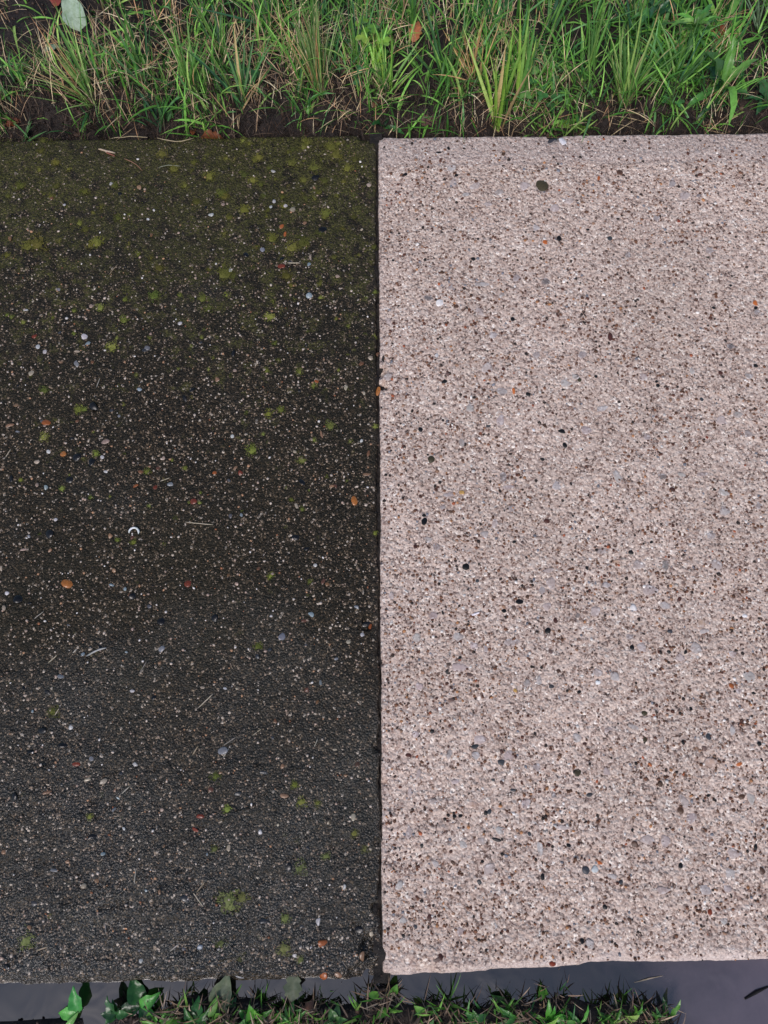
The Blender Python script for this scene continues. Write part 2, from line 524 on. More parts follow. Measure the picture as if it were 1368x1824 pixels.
    me = np_mesh('paving_slab', np.concatenate([top, low]), quads=np.concatenate([quads, sk]), tint=np.concatenate([rimc, rimc[rim]]))
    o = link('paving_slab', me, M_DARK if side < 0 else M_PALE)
    return o, (X, Y, Z, dist, v)


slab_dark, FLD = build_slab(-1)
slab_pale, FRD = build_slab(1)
tag(slab_dark, 'old dark concrete slab blackened by damp with green moss', 'concrete slab', 'sidewalk slabs')
tag(slab_pale, 'clean pale pinkish concrete slab with exposed gravel', 'concrete slab', 'sidewalk slabs')


def surf_z(fld, x, y):
    """Height of a slab's top at (x, y) from its grid."""
    X, Y, Z, dist, v = fld
    x = np.atleast_1d(np.asarray(x, float)); y = np.atleast_1d(np.asarray(y, float))
    jx = joint_x(y)
    u = np.abs(x - jx)
    i = np.clip(np.searchsorted(dist, u), 0, len(dist) - 1)
    vv = (y - BOT_Y) / (TOP_Y - BOT_Y)
    j = np.clip(np.searchsorted(v, vv), 0, len(v) - 1)
    return Z[j, i]


# dirt packed in the joint
jy = np.linspace(BOT_Y - .01, TOP_Y + .01, 400)
jw = np.linspace(-.012, .012, 9)
JX, JY = np.meshgrid(jw, jy)
JXX = joint_x(JY) + JX
JZ = -.0075 + .006 * vnoise(JXX, JY, .02, 90) + .003 * vnoise(JXX, JY, .006, 91)
dirt = link('joint_dirt', np_mesh('joint_dirt', np.stack([JXX, JY, JZ], -1), quads=grid_quads(9, 400)), M_DIRT)
tag(dirt, kind='stuff')

# ------------------------------------------------------------------ stones in the slabs
def ico(sub):
    import bmesh
    bm = bmesh.new()
    bmesh.ops.create_icosphere(bm, subdivisions=sub, radius=1.0)
    v = np.array([p.co[:] for p in bm.verts]); f = np.array([[q.index for q in p.verts] for p in bm.faces])
    bm.free()
    return v, f


ICO1, ICF1 = ico(1)
ICO2, ICF2 = ico(2)


def pebble_mesh(k, angular, flat, mat):
    """An uneven stone, unit radius; angular ones are cut by random planes, flat ones have their top worn level."""
    r = np.random.default_rng(100 + k)
    v = ICO2.copy()
    v *= 1 + .14 * np.sin(v @ r.normal(size=(3, 1)) * 2.2 + r.uniform(0, 6))
    for _ in range(9 if angular else 3):
        n = r.normal(size=3); n[2] *= .4; n /= np.linalg.norm(n)
        d = r.uniform(.55, .85) if angular else r.uniform(.75, .95)
        s = v @ n - d
        v = np.where(s[:, None] > 0, v - n * s[:, None] * .92, v)
    if flat: v[:, 2] = np.clip(v[:, 2], -1, .55) + .06 * vnoise(v[:, 0], v[:, 1], .5, k)
    me = np_mesh('pebble', v, tris=ICF2)
    me.materials.append(mat)
    return me


# (px, py, half width, half height, colour key, angle)
C = {'k': (20, 18, 18), 's': (66, 68, 72), 'g': (150, 152, 158), 'p': (186, 180, 184), 'b': (172, 188, 196), 'w': (240, 236, 234), 'n': (92, 66, 50), 'm': (84, 48, 40),
     'o': (196, 108, 52), 'y': (206, 164, 92), 'u': (112, 90, 82), 'v': (74, 66, 44), 'e': (206, 178, 158), 'd': (112, 112, 116), 'O': (224, 142, 66), 'r': (150, 66, 40), 'c': (214, 196, 172), 't': (176, 136, 104)}
RIGHT = """966 331 14 11 v|799 264 3 3 k|782 272 5 2 k|813 252 4 2.5 n|897 275 4 3.5 n|722 310 4 3 k|813 312 4 3 k|985 247 12 5 s|1003 252 8 7 w|804 300 10 6 b|807 326 9 8 p|889 343 8 8 g|830 347 10 4 b|845 332 12 7 p|934 332 12 8 p|988 372 9 8 p|1013 359 10 7 p|954 407 8 6 b|869 364 9 4 p|996 425 5 4 k|971 431 5 4 o|843 461 5 3 k|700 465 3 2 k|916 446 3 3 n|788 485 5 3 n|920 496 10 7 g|971 502 10 7 d|859 507 19 4 b|762 531 7 8 d|802 512 5 5 g|784 541 9 6 w|894 526 5 5 g|813 546 5 4 n|914 568 4 4 k|784 577 4 3 n|854 556 9 8 p|692 572 7 7 p|1105 307 5 5 n|1197 327 7 9 g|1241 271 6 4 g|1119 455 7 6 d|1260 459 5 3 v|1264 446 8 6 g|1299 509 5 3 k|1345 540 5 5 o|1345 548 5 4 k|1348 556 7 6 g|1180 537 3 3 n|1271 548 3 3 k|1047 409 3 3 k|1087 425 5 4 s|1067 317 3 5 o|1245 348 6 3 d|1169 389 8 5 g|1219 349 12 7 p|1209 394 4 4 r|792 680 4 5 k|941 703 5 5 k|749 765 5 4 k|1000 768 7 4 k|1006 793 4 5 k|966 818 5 3 k|768 818 7 6 v|896 850 8 10 d|915 697 3 6 o|896 658 4 4 m|970 757 4 5 n|778 633 4 4 w|950 766 3 3 w|823 877 5 5 y|879 597 9 6 g|868 656 11 11 p|894 698 9 10 g|955 633 9 8 g|837 728 10 8 b|1006 683 13 8 b|891 749 9 12 p|691 672 9 8 g|822 789 6 10 g|992 866 9 9 b|799 881 13 5 g|906 868 13 4 p|911 906 8 7 g|788 904 6 6 g|1017 863 3 5 k|755 918 4 3 k|803 911 5 3 n|797 667 4 4 u|869 759 5 3 s|1087 602 5 7 m|1061 671 4 3 k|1170 679 4 3 k|1172 686 4 3 k|1345 652 5 4 k|1250 712 4 4 s|1197 872 5 5 m|1044 709 4 3 n|1233 661 7 6 b|1025 672 9 5 b|1032 677 5 4 v|1180 849 10 6 d|1100 851 9 12 b|1044 767 13 8 p|1152 779 9 6 g|1284 749 12 11 p|1289 878 12 6 b|1314 739 9 8 g|1332 774 9 7 g|1146 672 9 7 p|1073 728 13 5 b|1037 632 9 7 g|1333 670 7 8 g|1301 617 8 7 d|1259 778 4 3 r|1282 665 5 4 m|1351 901 9 8 g|1291 911 11 9 b|1214 846 10 5 b|1250 845 13 4 p|755 926 6 9 k|829 1009 9 6.5 k|927 1071 8 5 k|898 1088 5 3.5 k|974 1123 7 6 k|789 1092 3 4 k|974 929 6 4 m|914 965 6 3 k|850 1034 4 4 s|740 973 4.5 5 m|930 967 6 5 u|939 1063 4 4 n|915 1083 4 5 u|988 1105 4 6 m|799 1182 6 4 u|796 1197 3 5 k|819 1171 4 4 k|983 1223 7 5 s|981 1161 5 6 u|837 1201 8 4 u|995 1195 5 3 n|806 1247 7 3 u|918 1230 4 3 y|762 961 7 8 b|777 975 9 7 g|862 952 8 8 b|881 932 7 11 p|982 1038 12 12 p|966 1052 9 8 g|772 1097 9 9 p|816 1134 11 8 b|742 1136 9 9 b|844 1151 10 7 p|910 1144 18 7 p|976 1017 13 5 p|975 1080 9 8 p|865 1156 4 9 g|843 1095 12 2.5 w|819 1189 18 8 p|939 1217 9 8 g|960 1213 6 9 b|697 1062 8 7 p|747 1223 9 8 p|1123 984 4 5 k|1045 1013 5 4 k|1210 1068 5 5 m|1126 1152 5 4 k|1191 1161 5 3.5 k|1221 1161 3 4 k|1194 1125 4 5 s|1031 1232 3 4 k|1341 1234 5 3 k|1354 1026 4 4 m|1160 966 3 3 k|1056 1163 4 5 n|1177 1192 4 4 m|1303 1221 4 5 o|1241 1092 2.5 5 n|1024 1106 4 4 u|1029 1097 5 5 d|1080 1042 9 7 b|1157 1052 18 11 p|1277 1007 13 11 p|1073 982 14 5 p|1240 1155 12 11 b|1185 1079 13 8 b|1060 1089 12 9 p|1095 1205 10 11 b|1065 1199 11 8 p|1335 1206 14 12 b|1185 1007 8 10 d|1128 1084 6 7 w|1325 1097 6 4 w|1066 1216 5 5 w|1316 1231 8 9 p|1253 1125 11 5 b|1144 1154 10 10 p|1212 1172 9 9 p|1249 1109 9 12 e|1100 1000 8 5 e|1267 955 9 7 g|1137 1007 14 9 p|1122 1135 8 6 g|1304 1165 8 8 p|846 1329 9 5 s|894 1359 8 6 s|770 1303 4 4 k|893 1340 4 6 m|893 1395 4.5 5.5 m|879 1390 4 4 s|727 1345 6 4 m|918 1347 3 4 m|864 1447 4 5 k|871 1446 4 5 s|809 1453 4 4 k|820 1453 3 4 k|912 1407 8 3 s|967 1565 5 7 k|854 1572 5 5 s|884 1496 8 3 k|1013 1507 4 4 k|751 1507 4 3 k|859 1534 4 3 k|978 1504 4 4 m|944 1485 4 4 s|807 1537 5 4 n|843 1432 9 5 e|854 1317 16 10 p|800 1343 6 9 g|847 1346 8 8 b|906 1350 13 12 p|956 1367 8 8 g|936 1431 11 9 p|890 1479 9 9 b|824 1504 8 9 b|962 1511 7 13 b|728 1484 7 13 p|871 1548 14 10 p|710 1578 8 9 b|772 1429 11 8 p|745 1379 5 11 p|812 1394 12 5 p|1001 1474 13 6 p|730 1412 5 10 p|987 1419 7 6 d|858 1499 7 8 p|740 1308 7 8 p|776 1539 7 7 b|1147 1270 5 5 v|1231 1262 4 3 k|1261 1313 5 6 s|1217 1323 4 4 k|1030 1375 10 7 v|1176 1397 5 5 n|1049 1415 7 4 s|1320 1417 7 8 n|1210 1443 7 6 n|1337 1423 9 12 b|1346 1509 3.5 6 k|1262 1417 4 2.5 k|1357 1353 5 4 k|1353 1325 5 5 k|1103 1315 4 4 m|1042 1325 4 4 m|1255 1335 5 6 u|1317 1360 6 4 o|1129 1504 8 6 n|1212 1541 5 4 k|1343 1542 11 5 d|1357 1553 8 8 n|1126 1476 3 5 k|1114 1466 6 9 d|1239 1447 3 3 m|1158 1363 3.5 4.5 o|1149 1317 5 4 v|1105 1571 5 4 s|1068 1536 6 4 o|1044 1549 7 7 s|1060 1549 7 6 w|1070 1567 5 3 n|1128 1295 14 5 g|1152 1496 13 11 p|1184 1499 11 12 p|1306 1521 15 10 p|1300 1556 15 10 b|1219 1429 10 13 p|1264 1357 14 8 e|1080 1374 9 8 p|1231 1456 12 10 p|1304 1302 6 10 b|1027 1315 9 9 b|1085 1302 11 6 p|1177 1317 7 8 p|1179 1586 15 7 p|1256 1586 15 9 b|1296 1583 12 8 p|1090 1561 11 5 b|1265 1624 6 5 r|1037 1676 5 4 k|1348 1665 4 4 k|1078 1616 4 4 k|1290 1640 8 7 b|1180 1690 6 5 e|1051 1681 9 8 b|985 1717 6 4 r|880 1650 8 7 b|717 1640 8 6 b|785 1703 5 7 m|740 1650 5 5 s|718 1667 4 3 k|765 1634 4 6 m|820 1660 9 7 p|780 1710 8 4 u|965 1650 4 4 n|1120 1640 4 5 n"""
LEFT = """17 424 5 6 O|92 353 3 3 o|114 364 3 3 w|198 327 3 3 w|270 417 3 5 O|46 552 5 2 w|321 576 4 4 w|376 383 5 4 w|489 359 4 4 w|482 369 4 3 w|509 367 4 3 w|487 306 3.5 3.5 w|663 254 6 5 o|561 317 9 6 k|577 410 9 5 k|502 403 5 4 o|508 419 3 5 o|499 474 10 4 r|439 454 5 5 k|502 460 5 3 k|551 528 6 5 b|656 329 5 4 c|523 374 6 4 c|553 459 2.5 5 c|468 446 6 5 g|150 599 5.5 5 w|55 663 7 6.5 c|139 648 7 6.5 g|61 599 6 4 r|68 617 5 4 w|262 620 5 5 g|137 626 6 3 c|165 646 4 3.5 o|83 752 8 6 o|137 750 4 4 o|17 757 8 4 t|29 721 5 3.5 t|113 809 6.5 5 O|188 787 8 4 e|136 815 11 7 k|163 823 6 7 k|124 855 7 6 k|20 854 3.5 7 k|251 840 6 4.5 o|304 863 7 4 g|82 869 4 6 b|86 805 4 4 w|182 814 4 3.5 w|281 833 4 3.5 r|241 865 7 3 o|277 867 5 4 r|66 823 4 5 c|167 725 9 8 k|187 840 5 4 w|329 711 4 7 k|129 781 5 4 k|415 778 5 4 w|386 676 6 6 t|345 893 7 5.5 r|633 894 8 11 O|528 900 3.5 8 c|428 843 6.5 5.5 r|382 842 4 3.5 o|616 691 4 4.5 c|539 859 7 6 k|598 865 4 5 r|573 775 2 7 t|656 808 2.5 6 o|644 647 5 4.5 o|660 638 5 5 c|653 845 9 4.5 t|564 679 4 5 o|674 696 4 8 O|673 630 4 4 o|415 630 4 6 k|342 694 4 5 k|87 952 9 9 k|122 1040 12 8 O|235 957 5 4 r|335 1039 7 6 r|11 1057 5 4.5 w|7 1083 4 6 c|2 1013 4 7 c|223 1049 4 4 b|199 1042 5 3 b|237 1064 9 7 k|287 1107 7 7 k|32 1067 9 8 k|62 1045 4 3.5 O|196 955 6 5 t|42 979 6 3 e|231 1060 4 3 o|286 1155 8 6 g|235 1231 5 3.5 w|274 1242 5 5 k|85 1232 9 8 k|109 1205 6 4 g|180 1153 5 4 k|382 1101 7 7 k|546 977 7 4 k|526 957 7 5 k|575 1036 6 5 r|583 1041 4 4 O|554 1094 5 6 b|542 1105 6 4.5 r|652 1111 12 8 k|660 1115 4 6 o|646 1130 4 4 w|461 1012 4 5 o|561 1007 4 3 w|546 1230 6 6 r|502 1134 7 6 g|421 1040 4 3 e|565 1250 3.5 5 O|407 1024 4 3 O|571 1216 3 6 g|126 1297 5 4 w|87 1371 5.5 4 w|241 1362 5.5 4.5 w|136 1360 8 5 r|185 1392 7 5 c|155 1389 6 3.5 c|85 1411 8 4 t|211 1422 7 3 b|73 1302 10 6 k|113 1327 10 5 k|164 1490 8 6 k|9 1516 4.5 5 t|95 1550 8 4 g|149 1578 5 4.5 c|172 1569 5 4 t|163 1350 4 6 g|27 1419 9 8 k|221 1476 4 3 w|216 1377 5 4 s|502 1364 5 4.5 t|491 1285 3.5 5.5 o|630 1455 4.5 7 c|507 1417 8 4 t|468 1376 9 5 s|376 1406 5 5 r|355 1454 8 6 r|390 1463 9 3.5 c|636 1361 5 5 n|407 1511 3.5 6 c|463 1483 5 5 w|613 1580 5 4 w|395 1337 12 7 g|514 1546 7 9 k|346 1478 7 4 r|426 1415 8 5 s|225 1650 7.5 6 O|356 1687 5 6 b|444 1737 6 7 O|173 1743 5 4 c|424 1736 12 8 g|340 1732 9 4 t|566 1642 5.5 8 w|575 1680 8 9 o|525 1701 6 8 w|575 1736 9 8 o|661 1664 4.5 5 c|645 1704 6 9 t|640 1657 13 9 k|601 1736 8 6 t|540 1650 7 5 s|470 1640 8 6 s|330 1600 9 6 s|60 1610 8 5 s|12 1722 7 6 k|250 1712 4 5 w|298 1740 5 4 w|206 1744 4 3.5 c|135 1725 6 4 g"""
KINDS_FLAT = set('gpbed')
meshes = {}
for nm, mat in (('stone', M_STONE), ('wet', M_WET_STONE), ('worn', M_WORN)):
    meshes[nm] = [pebble_mesh(k + 10 * len(meshes), nm == 'worn' or k % 2, nm == 'worn', mat) for k in range(8)]


def parse(s):
    for e in s.split('|'):
        a = e.split()
        yield float(a[0]), float(a[1]), float(a[2]), float(a[3]), a[4]


def jit(c, k=.12):
    b = 1 + rnd.uniform(-k, k)
    return [min(255, max(4, x * b * (1 + rnd.uniform(-k, k) * .22))) for x in c]


def set_stone(slab, fld, px, py, rx, ry, key, wet):
    x, y = P(px, py)
    s = scale_at(py)
    th = math.sqrt(1 + ((y) / H) ** 2)
    z = float(surf_z(fld, x, y)[0])
    flat = key in KINDS_FLAT and not wet
    col = jit(C[key], .08)
    if wet:
        k = .80
        if key in 'oOr' and max(rx, ry) < 6.2 and rnd.random() < .75: col = [v * .35 + q * .65 for v, q in zip(col, (112, 92, 76))]
        if key in 'wc': k = .8
        col = [v * k for v in col]
    elif flat:
        m = .1 if key == 'd' else .3                      # the paste hazes the worn stones towards its own colour
        col = [v * .93 * (1 - m) + q * m for v, q in zip(col, (190, 174, 168))] if key != 'b' else [v * .5 + q * .5 for v, q in zip(col, (184, 172, 168))]
    if flat: col = [col[0] * 1.04, col[1] * .99, col[2] * .95]
    kind = 'wet' if wet else ('worn' if flat else 'stone')
    me = rnd.choice(meshes[kind])
    hz = min(rx, ry) * s * (.35 if flat else .45)
    ang = rnd.uniform(-.35, .35) if abs(rx - ry) > 1.2 else rnd.uniform(0, 6.28)
    lift = -hz * .5 + .0008 if flat else -hz * .45 + .0004
    o = link('pebble', me, None, slab, (x, y, z + lift), (rnd.uniform(-.05, .05) if flat else rnd.uniform(-.3, .3), rnd.uniform(-.05, .05) if flat else rnd.uniform(-.3, .3), ang),
             (rx * s * 1.08, ry * s * th * 1.08, hz), lin(*col))
    return o


nR = nL = 0
for e in parse(RIGHT):
    set_stone(slab_pale, FRD, *e, False); nR += 1
for e in parse(LEFT):
    set_stone(slab_dark, FLD, *e, True); nL += 1  # some black entries are dark holes, their shade made as black pebbles
while nR < 298:
    px, py = rnd.uniform(690, 1368), 235 + 1480 * rnd.random()
    k = rnd.choice('gppbkkmnnuu')
    r = rnd.uniform(3.2, 4.6) if k not in 'gpb' else rnd.uniform(5, 11)
    set_stone(slab_pale, FRD, px, py, r * rnd.uniform(.85, 1.25), r * rnd.uniform(.7, 1), k, False); nR += 1
while nL < 298:
    px, py = rnd.uniform(0, 655), 330 + 1400 * rnd.random()
    k = rnd.choice('kksswcceettgbd')
    r = rnd.uniform(2.6, 4.4)
    set_stone(slab_dark, FLD, px, py, r * rnd.uniform(.85, 1.3), r * rnd.uniform(.7, 1), k, True); nL += 1


def grains(slab, fld, n, px0, px1, py0, py1, rmin, rmax, palette, weights, mat, name, keep=None, proud=.35):
    """Smaller grains of the mix, too many to part: one joined mesh of little stones set into the face."""
    px = rng.uniform(px0, px1, n); py = rng.uniform(py0, py1, n)
    if keep is not None:
        k = keep(px, py); px, py = px[k], py[k]; n = len(px)
    x, y = PV(px, py)
    z = surf_z(fld, x, y)
    r = rmin * (rmax / rmin) ** (rng.random(n) ** 1.8)
    s = H / (math.cos(PITCH) - (912 - py) / FPX * math.sin(PITCH)) / FPX
    r = r * s * .98
    ang = rng.uniform(0, 6.28, n); el = rng.uniform(.65, 1.0, n)
    b = ICO1
    jitv = 1 + rng.uniform(-.2, .2, (n, len(b), 1))
    v = b[None] * jitv * r[:, None, None] * np.stack([np.ones(n), el, np.full(n, .6)], -1)[:, None, :]
    ca, sa = np.cos(ang)[:, None], np.sin(ang)[:, None]
    vx = v[..., 0] * ca - v[..., 1] * sa + x[:, None]; vy = v[..., 0] * sa + v[..., 1] * ca + y[:, None]
    vz = v[..., 2] + (z - r * .6 * (1 - 2 * proud))[:, None]
    pal = np.array([lin(*c)[:3] for c in palette])
    w = np.array(weights, float); w /= w.sum()
    ci = rng.choice(len(palette), n, p=w)
    tint = pal[ci] * rng.uniform(.75, 1.25, (n, 1))
    tint = np.repeat(tint[:, None, :], len(b), 1)
    f = (ICF1[None] + (np.arange(n) * len(b))[:, None, None]).reshape(-1, 3)
    o = link(name, np_mesh(name, np.stack([vx, vy, vz], -1), tris=f, tint=tint), mat, slab)
    tag(o, kind='stuff')
    return o


def clump_keep(seed, lo, px_edge=None):
    def f(px, py):
        d = .5 + .5 * vnoise(px, py, 70.0, seed) * .7 + .3 * vnoise(px, py, 26.0, seed + 1)
        band = sstep(236, 330, py) * .6 + .4
        return rng.random(len(px)) < np.clip(d * band, .12, 1)
    return f


grains(slab_pale, FRD, 29000, 684, 1500, 240, 1712, 1.5, 4.2,
       [(48, 38, 33), (96, 64, 46), (120, 80, 58), (88, 52, 40), (148, 114, 92), (176, 124, 84), (234, 226, 218), (128, 128, 134), (168, 92, 60), (200, 184, 172)],
       [13, 17, 14, 10, 11, 4, 7, 5, 1.2, 8], M_GRAIN, 'sand_grains', clump_keep(201, .2))
grains(slab_dark, FLD, 19000, -140, 664, 252, 1745, 1.0, 3.3,
       [(190, 174, 160), (138, 120, 104), (160, 138, 124), (100, 86, 72), (168, 128, 98), (222, 214, 208), (66, 56, 46), (30, 26, 22), (140, 90, 62)],
       [7, 12, 8, 18, 4, 2, 22, 16, .7], M_WET_GRAIN, 'sand_grains', lambda px, py: rng.random(len(px)) < np.clip(sstep(240, 560, py) * .75 + .25, 0, 1))

# ------------------------------------------------------------------ moss cushions on the old slab
def moss_mesh(k):
    r = np.random.default_rng(300 + k)
    n = 190
    a = r.uniform(0, 6.28, n); q = np.sqrt(r.random(n)) * (1 + .25 * np.sin(a * 3 + k))
    base = np.stack([q * np.cos(a), q * np.sin(a), .5 * np.clip(1 - q * q, 0, 1)], -1)
    d = base + r.normal(size=(n, 3)) * .25; d[:, 2] = np.abs(d[:, 2]) + .35
    d /= np.linalg.norm(d, axis=1)[:, None]
    side = np.cross(d, r.normal(size=(n, 3))); side /= np.linalg.norm(side, axis=1)[:, None]
    L = r.uniform(.12, .30, n)[:, None]; W = .05
    v = np.stack([base - side * W, base + side * W, base + d * L + side * W * .3, base + d * L - side * W * .3], 1)
    qd = np.arange(n * 4).reshape(n, 4)
    dome = ICO1.copy() * [.7, .7, .4]
    v = np.concatenate([v.reshape(-1, 3), dome]); tr = ICF1 + n * 4
    me = np_mesh('moss_cushion', v, tris=tr, quads=qd, smooth=False)
    me.materials.append(M_MOSS)
    return me


MOSS = "448 800 13|478 735 10|500 729 8|588 759 10|625 785 5|538 820 9|535 661 9|475 660 8|560 687 8|490 612 7|199 618 12|78 695 9|140 730 11|78 778 11|170 808 8|262 840 7|95 1268 11|386 1382 11|525 1398 7|537 1430 9|566 1432 7|405 1442 8|482 1025 8|551 1037 6|551 1060 6|460 1152 9|238 966 6|244 1036 5|631 1484 8|581 1527 8|534 1546 13|651 1512 8|382 1514 8|410 1608 21|430 1600 12|390 1598 13|520 508 10|172 432 14|160 436 10|245 452 7|262 485 6|283 477 10|275 527 12|180 548 10|220 570 10|370 550 9|400 487 17|418 492 11|435 374 11|400 350 10|375 315 12|450 322 9|395 345 12|580 380 12|540 432 14|520 440 14|485 425 12|400 415 8|510 490 12|570 505 7|480 565 12|630 350 8|405 525 8|360 532 10|560 354 8|630 387 9|65 435 18|50 440 13|595 458 7|545 432 10|44 1674 17|397 1679 16|429 1702 12|507 1690 12|507 1636 10|536 1711 9|150 730 7|220 805 6|330 835 6|205 330 9|290 275 10|310 300 12|600 275 14|560 300 12|520 290 12|480 300 9|620 300 11|590 262 12|540 262 9|460 280 10|345 290 8|35 330 12|70 300 11|100 330 9|20 290 10|120 300 8|210 390 9|180 370 10|100 290 9|150 340 9|330 330 10|350 360 9|470 350 7|640 455 7|666 600 5|668 520 5|667 760 6|668 950 5|666 440 6|90 1634 8|160 1455 6|110 870 6"
mm = [moss_mesh(k) for k in range(6)]
MOSS = [tuple(map(float, e.split())) for e in MOSS.split('|')]
while len(MOSS) < 290:
    q = 250 + 720 * rnd.random() ** 1.7
    MOSS.append((rnd.uniform(0, 655) if rnd.random() < .8 else rnd.gauss(560, 60) % 655, q, rnd.uniform(3.5, 8.5 if q < 500 else 6)))
for a, b, r in MOSS:
    x, y = P(a, b); s = scale_at(b)
    z = float(surf_z(FLD, x, y)[0])
    dull = b < 520
    c = rnd.choice([(108, 106, 50), (120, 117, 58), (96, 98, 48)]) if dull else rnd.choice([(126, 132, 62), (114, 122, 58), (136, 140, 74)])
    if b > 1500: c = (118, 120, 76)
    link('moss_cushion', rnd.choice(mm), None, slab_dark, (x, y, z - .0006), (0, 0, rnd.uniform(0, 6.28)), (r * s * 1.05, r * s * 1.05, r * s * .42 if not dull else r * s * .34), lin(*jit(c, .15)))

# thin moss between the grains
n = 52000
px = rng.uniform(-80, 662, n); py = 246 + 900 * rng.random(n) ** 1.5
dens = .5 + .5 * vnoise(px, py, 42.0, 401) + .45 * vnoise(px, py, 17.0, 402)
dens = dens * (1.25 * sstep(720, 250, py) + .04) + .2 * sstep(400, 250, py) * sstep(300, 620, px)
k = rng.random(n) < np.clip(dens - .32, 0, 1) * 1.2
px, py = px[k], py[k]; n = len(px)
x, y = PV(px, py); z = surf_z(FLD, x, y)
d = rng.normal(size=(n, 3)) * .7; d[:, 2] = np.abs(d[:, 2]) + .35; d /= np.linalg.norm(d, axis=1)[:, None]
sd = np.cross(d, rng.normal(size=(n, 3))); sd /= np.linalg.norm(sd, axis=1)[:, None]
L = rng.uniform(.0012, .0030, n)[:, None]
base = np.stack([x, y, z - .0003], -1)
vv = np.stack([base - sd * .0005, base + sd * .0005, base + d * L], 1)
mc = np.array([lin(88, 90, 36)[:3], lin(106, 106, 46)[:3], lin(68, 72, 32)[:3], lin(114, 120, 54)[:3]])[rng.integers(0, 4, n)]
o = link('moss_film', np_mesh('moss_film', vv, tris=np.arange(n * 3).reshape(n, 3), tint=np.repeat(mc[:, None], 3, 1), smooth=False), M_MOSS_FUZZ, slab_dark)
tag(o, kind='stuff')

# ------------------------------------------------------------------ grass
def blades_np(base, yaw, tilt, bend, length, width, seg=5, fold=.35, twist=None, leafy=False):
    """Arrays of curved, folded blades -> verts (n, seg+1, 3, 3) and quads."""
    n = len(base)
    t = np.linspace(0, 1, seg + 1)[None]
    ang = tilt[:, None] + bend[:, None] * t ** 1.4                                     # angle from vertical along the blade
    ds = (length / seg)[:, None]
    r = np.concatenate([np.zeros((n, 1)), np.cumsum(np.sin(ang[:, :-1]) * ds, 1)], 1)
    h = np.concatenate([np.zeros((n, 1)), np.cumsum(np.cos(ang[:, :-1]) * ds, 1)], 1)
    w = width[:, None] * np.clip(np.minimum(.55 + t * 1.6, 1) * (1 - t ** 2.6), .04, 1)
    if leafy: w = width[:, None] * np.clip(np.sin(np.pi * t ** .75) ** .8, .10, 1)
    dx, dy = np.cos(yaw)[:, None], np.sin(yaw)[:, None]
    if twist is None: twist = np.zeros(n)
    tw = twist[:, None] * t
    cx = base[:, 0:1] + r * dx; cy = base[:, 1:2] + r * dy; cz = base[:, 2:3] + h
    # side vector, turned about the blade axis by tw
    nxv = -np.cos(ang) * dx; nyv = -np.cos(ang) * dy; nzv = np.sin(ang)
    sx = -dy * np.cos(tw) + nxv * np.sin(tw); sy = dx * np.cos(tw) + nyv * np.sin(tw); sz = nzv * np.sin(tw)
    ux = nxv * np.cos(tw) + dy * np.sin(tw); uy = nyv * np.cos(tw) - dx * np.sin(tw); uz = nzv * np.cos(tw)
    mid = np.stack([cx, cy, cz], -1)
    S = np.stack([sx, sy, sz], -1) * (w / 2)[..., None]
    Un = np.stack([ux, uy, uz], -1) * (w * fold / 2)[..., None]
    v = np.stack([mid - S + Un, mid - Un * .3, mid + S + Un], 2)
    i = np.arange(seg)
    q = np.concatenate([np.stack([i * 3, i * 3 + 1, i * 3 + 4, i * 3 + 3], -1), np.stack([i * 3 + 1, i * 3 + 2, i * 3 + 5, i * 3 + 4], -1)])
    quads = (q[None] + (np.arange(n) * (seg + 1) * 3)[:, None, None]).reshape(-1, 4)
    return v, quads


GREENS = np.array([lin(*c)[:3] for c in [(78, 114, 62), (100, 140, 74), (122, 160, 88), (148, 184, 108), (166, 192, 120), (74, 112, 82), (120, 152, 118), (180, 190, 130)]])
GREENS = GREENS * [1.25, 1.62, 1.05]
DRY = np.array([lin(*c)[:3] for c in [(212, 184, 152), (228, 202, 166), (186, 154, 128), (150, 122, 104), (236, 216, 188), (206, 160, 124)]])
ROOTS = np.array([lin(*c)[:3] for c in [(120, 100, 90), (92, 74, 66), (58, 46, 41), (150, 130, 116), (42, 34, 30), (104, 78, 64)]])


def bare(px, py):
    """Patches where the lawn gives way to soil (top corners and the strip along the slab)."""
    b = 1.4 * np.exp(-((px - 55) / 110) ** 4 - ((py - 35) / 92) ** 4)
    b = b + np.exp(-((px - 1350) / 50) ** 2 - ((py - 130) / 90) ** 2) * .9
    b = b + np.exp(-((px - 330) / 90) ** 2 - ((py - 85) / 35) ** 2) * .45
    return b


def lawn(name, n, area, pal, wts, lmin, lmax, wmin, wmax, tilt_s, bend_s, mat, dens, fold=.35, seg=5, lift=0.0, up_bias=0.25):
    px = rng.uniform(area[0], area[1], n); py = rng.uniform(area[2], area[3], n)
    k = rng.random(n) < dens(px, py)
    px, py = px[k], py[k]; n = len(px)
    x, y = PV(px, py, -.02)
    z = ground_z(x, y) - .002 + lift * rng.random(n)
    yaw = rng.uniform(0, 6.28, n)
    yaw = np.where(rng.random(n) < up_bias, math.pi / 2 + rng.normal(0, .7, n), yaw)
    tilt = np.abs(rng.normal(tilt_s * .6, tilt_s * .5, n)); bend = np.abs(rng.normal(bend_s, bend_s * .6, n))
    L = rng.uniform(lmin, lmax, n) ; W = rng.uniform(wmin, wmax, n)
    v, q = blades_np(np.stack([x, y, z], -1), yaw, tilt, bend, L, W, seg=seg, fold=fold, twist=rng.normal(0, .7, n), leafy=name == 'undergrowth')
    p = pal[rng.choice(len(pal), n, p=np.array(wts, float) / sum(wts))] * rng.uniform(.7, 1.2, (n, 1))
    tint = np.broadcast_to(p[:, None, None, :], v.shape).copy()
    o = link(name, np_mesh(name, v, quads=q, tint=tint), mat)
    tag(o, kind='stuff')
    return o


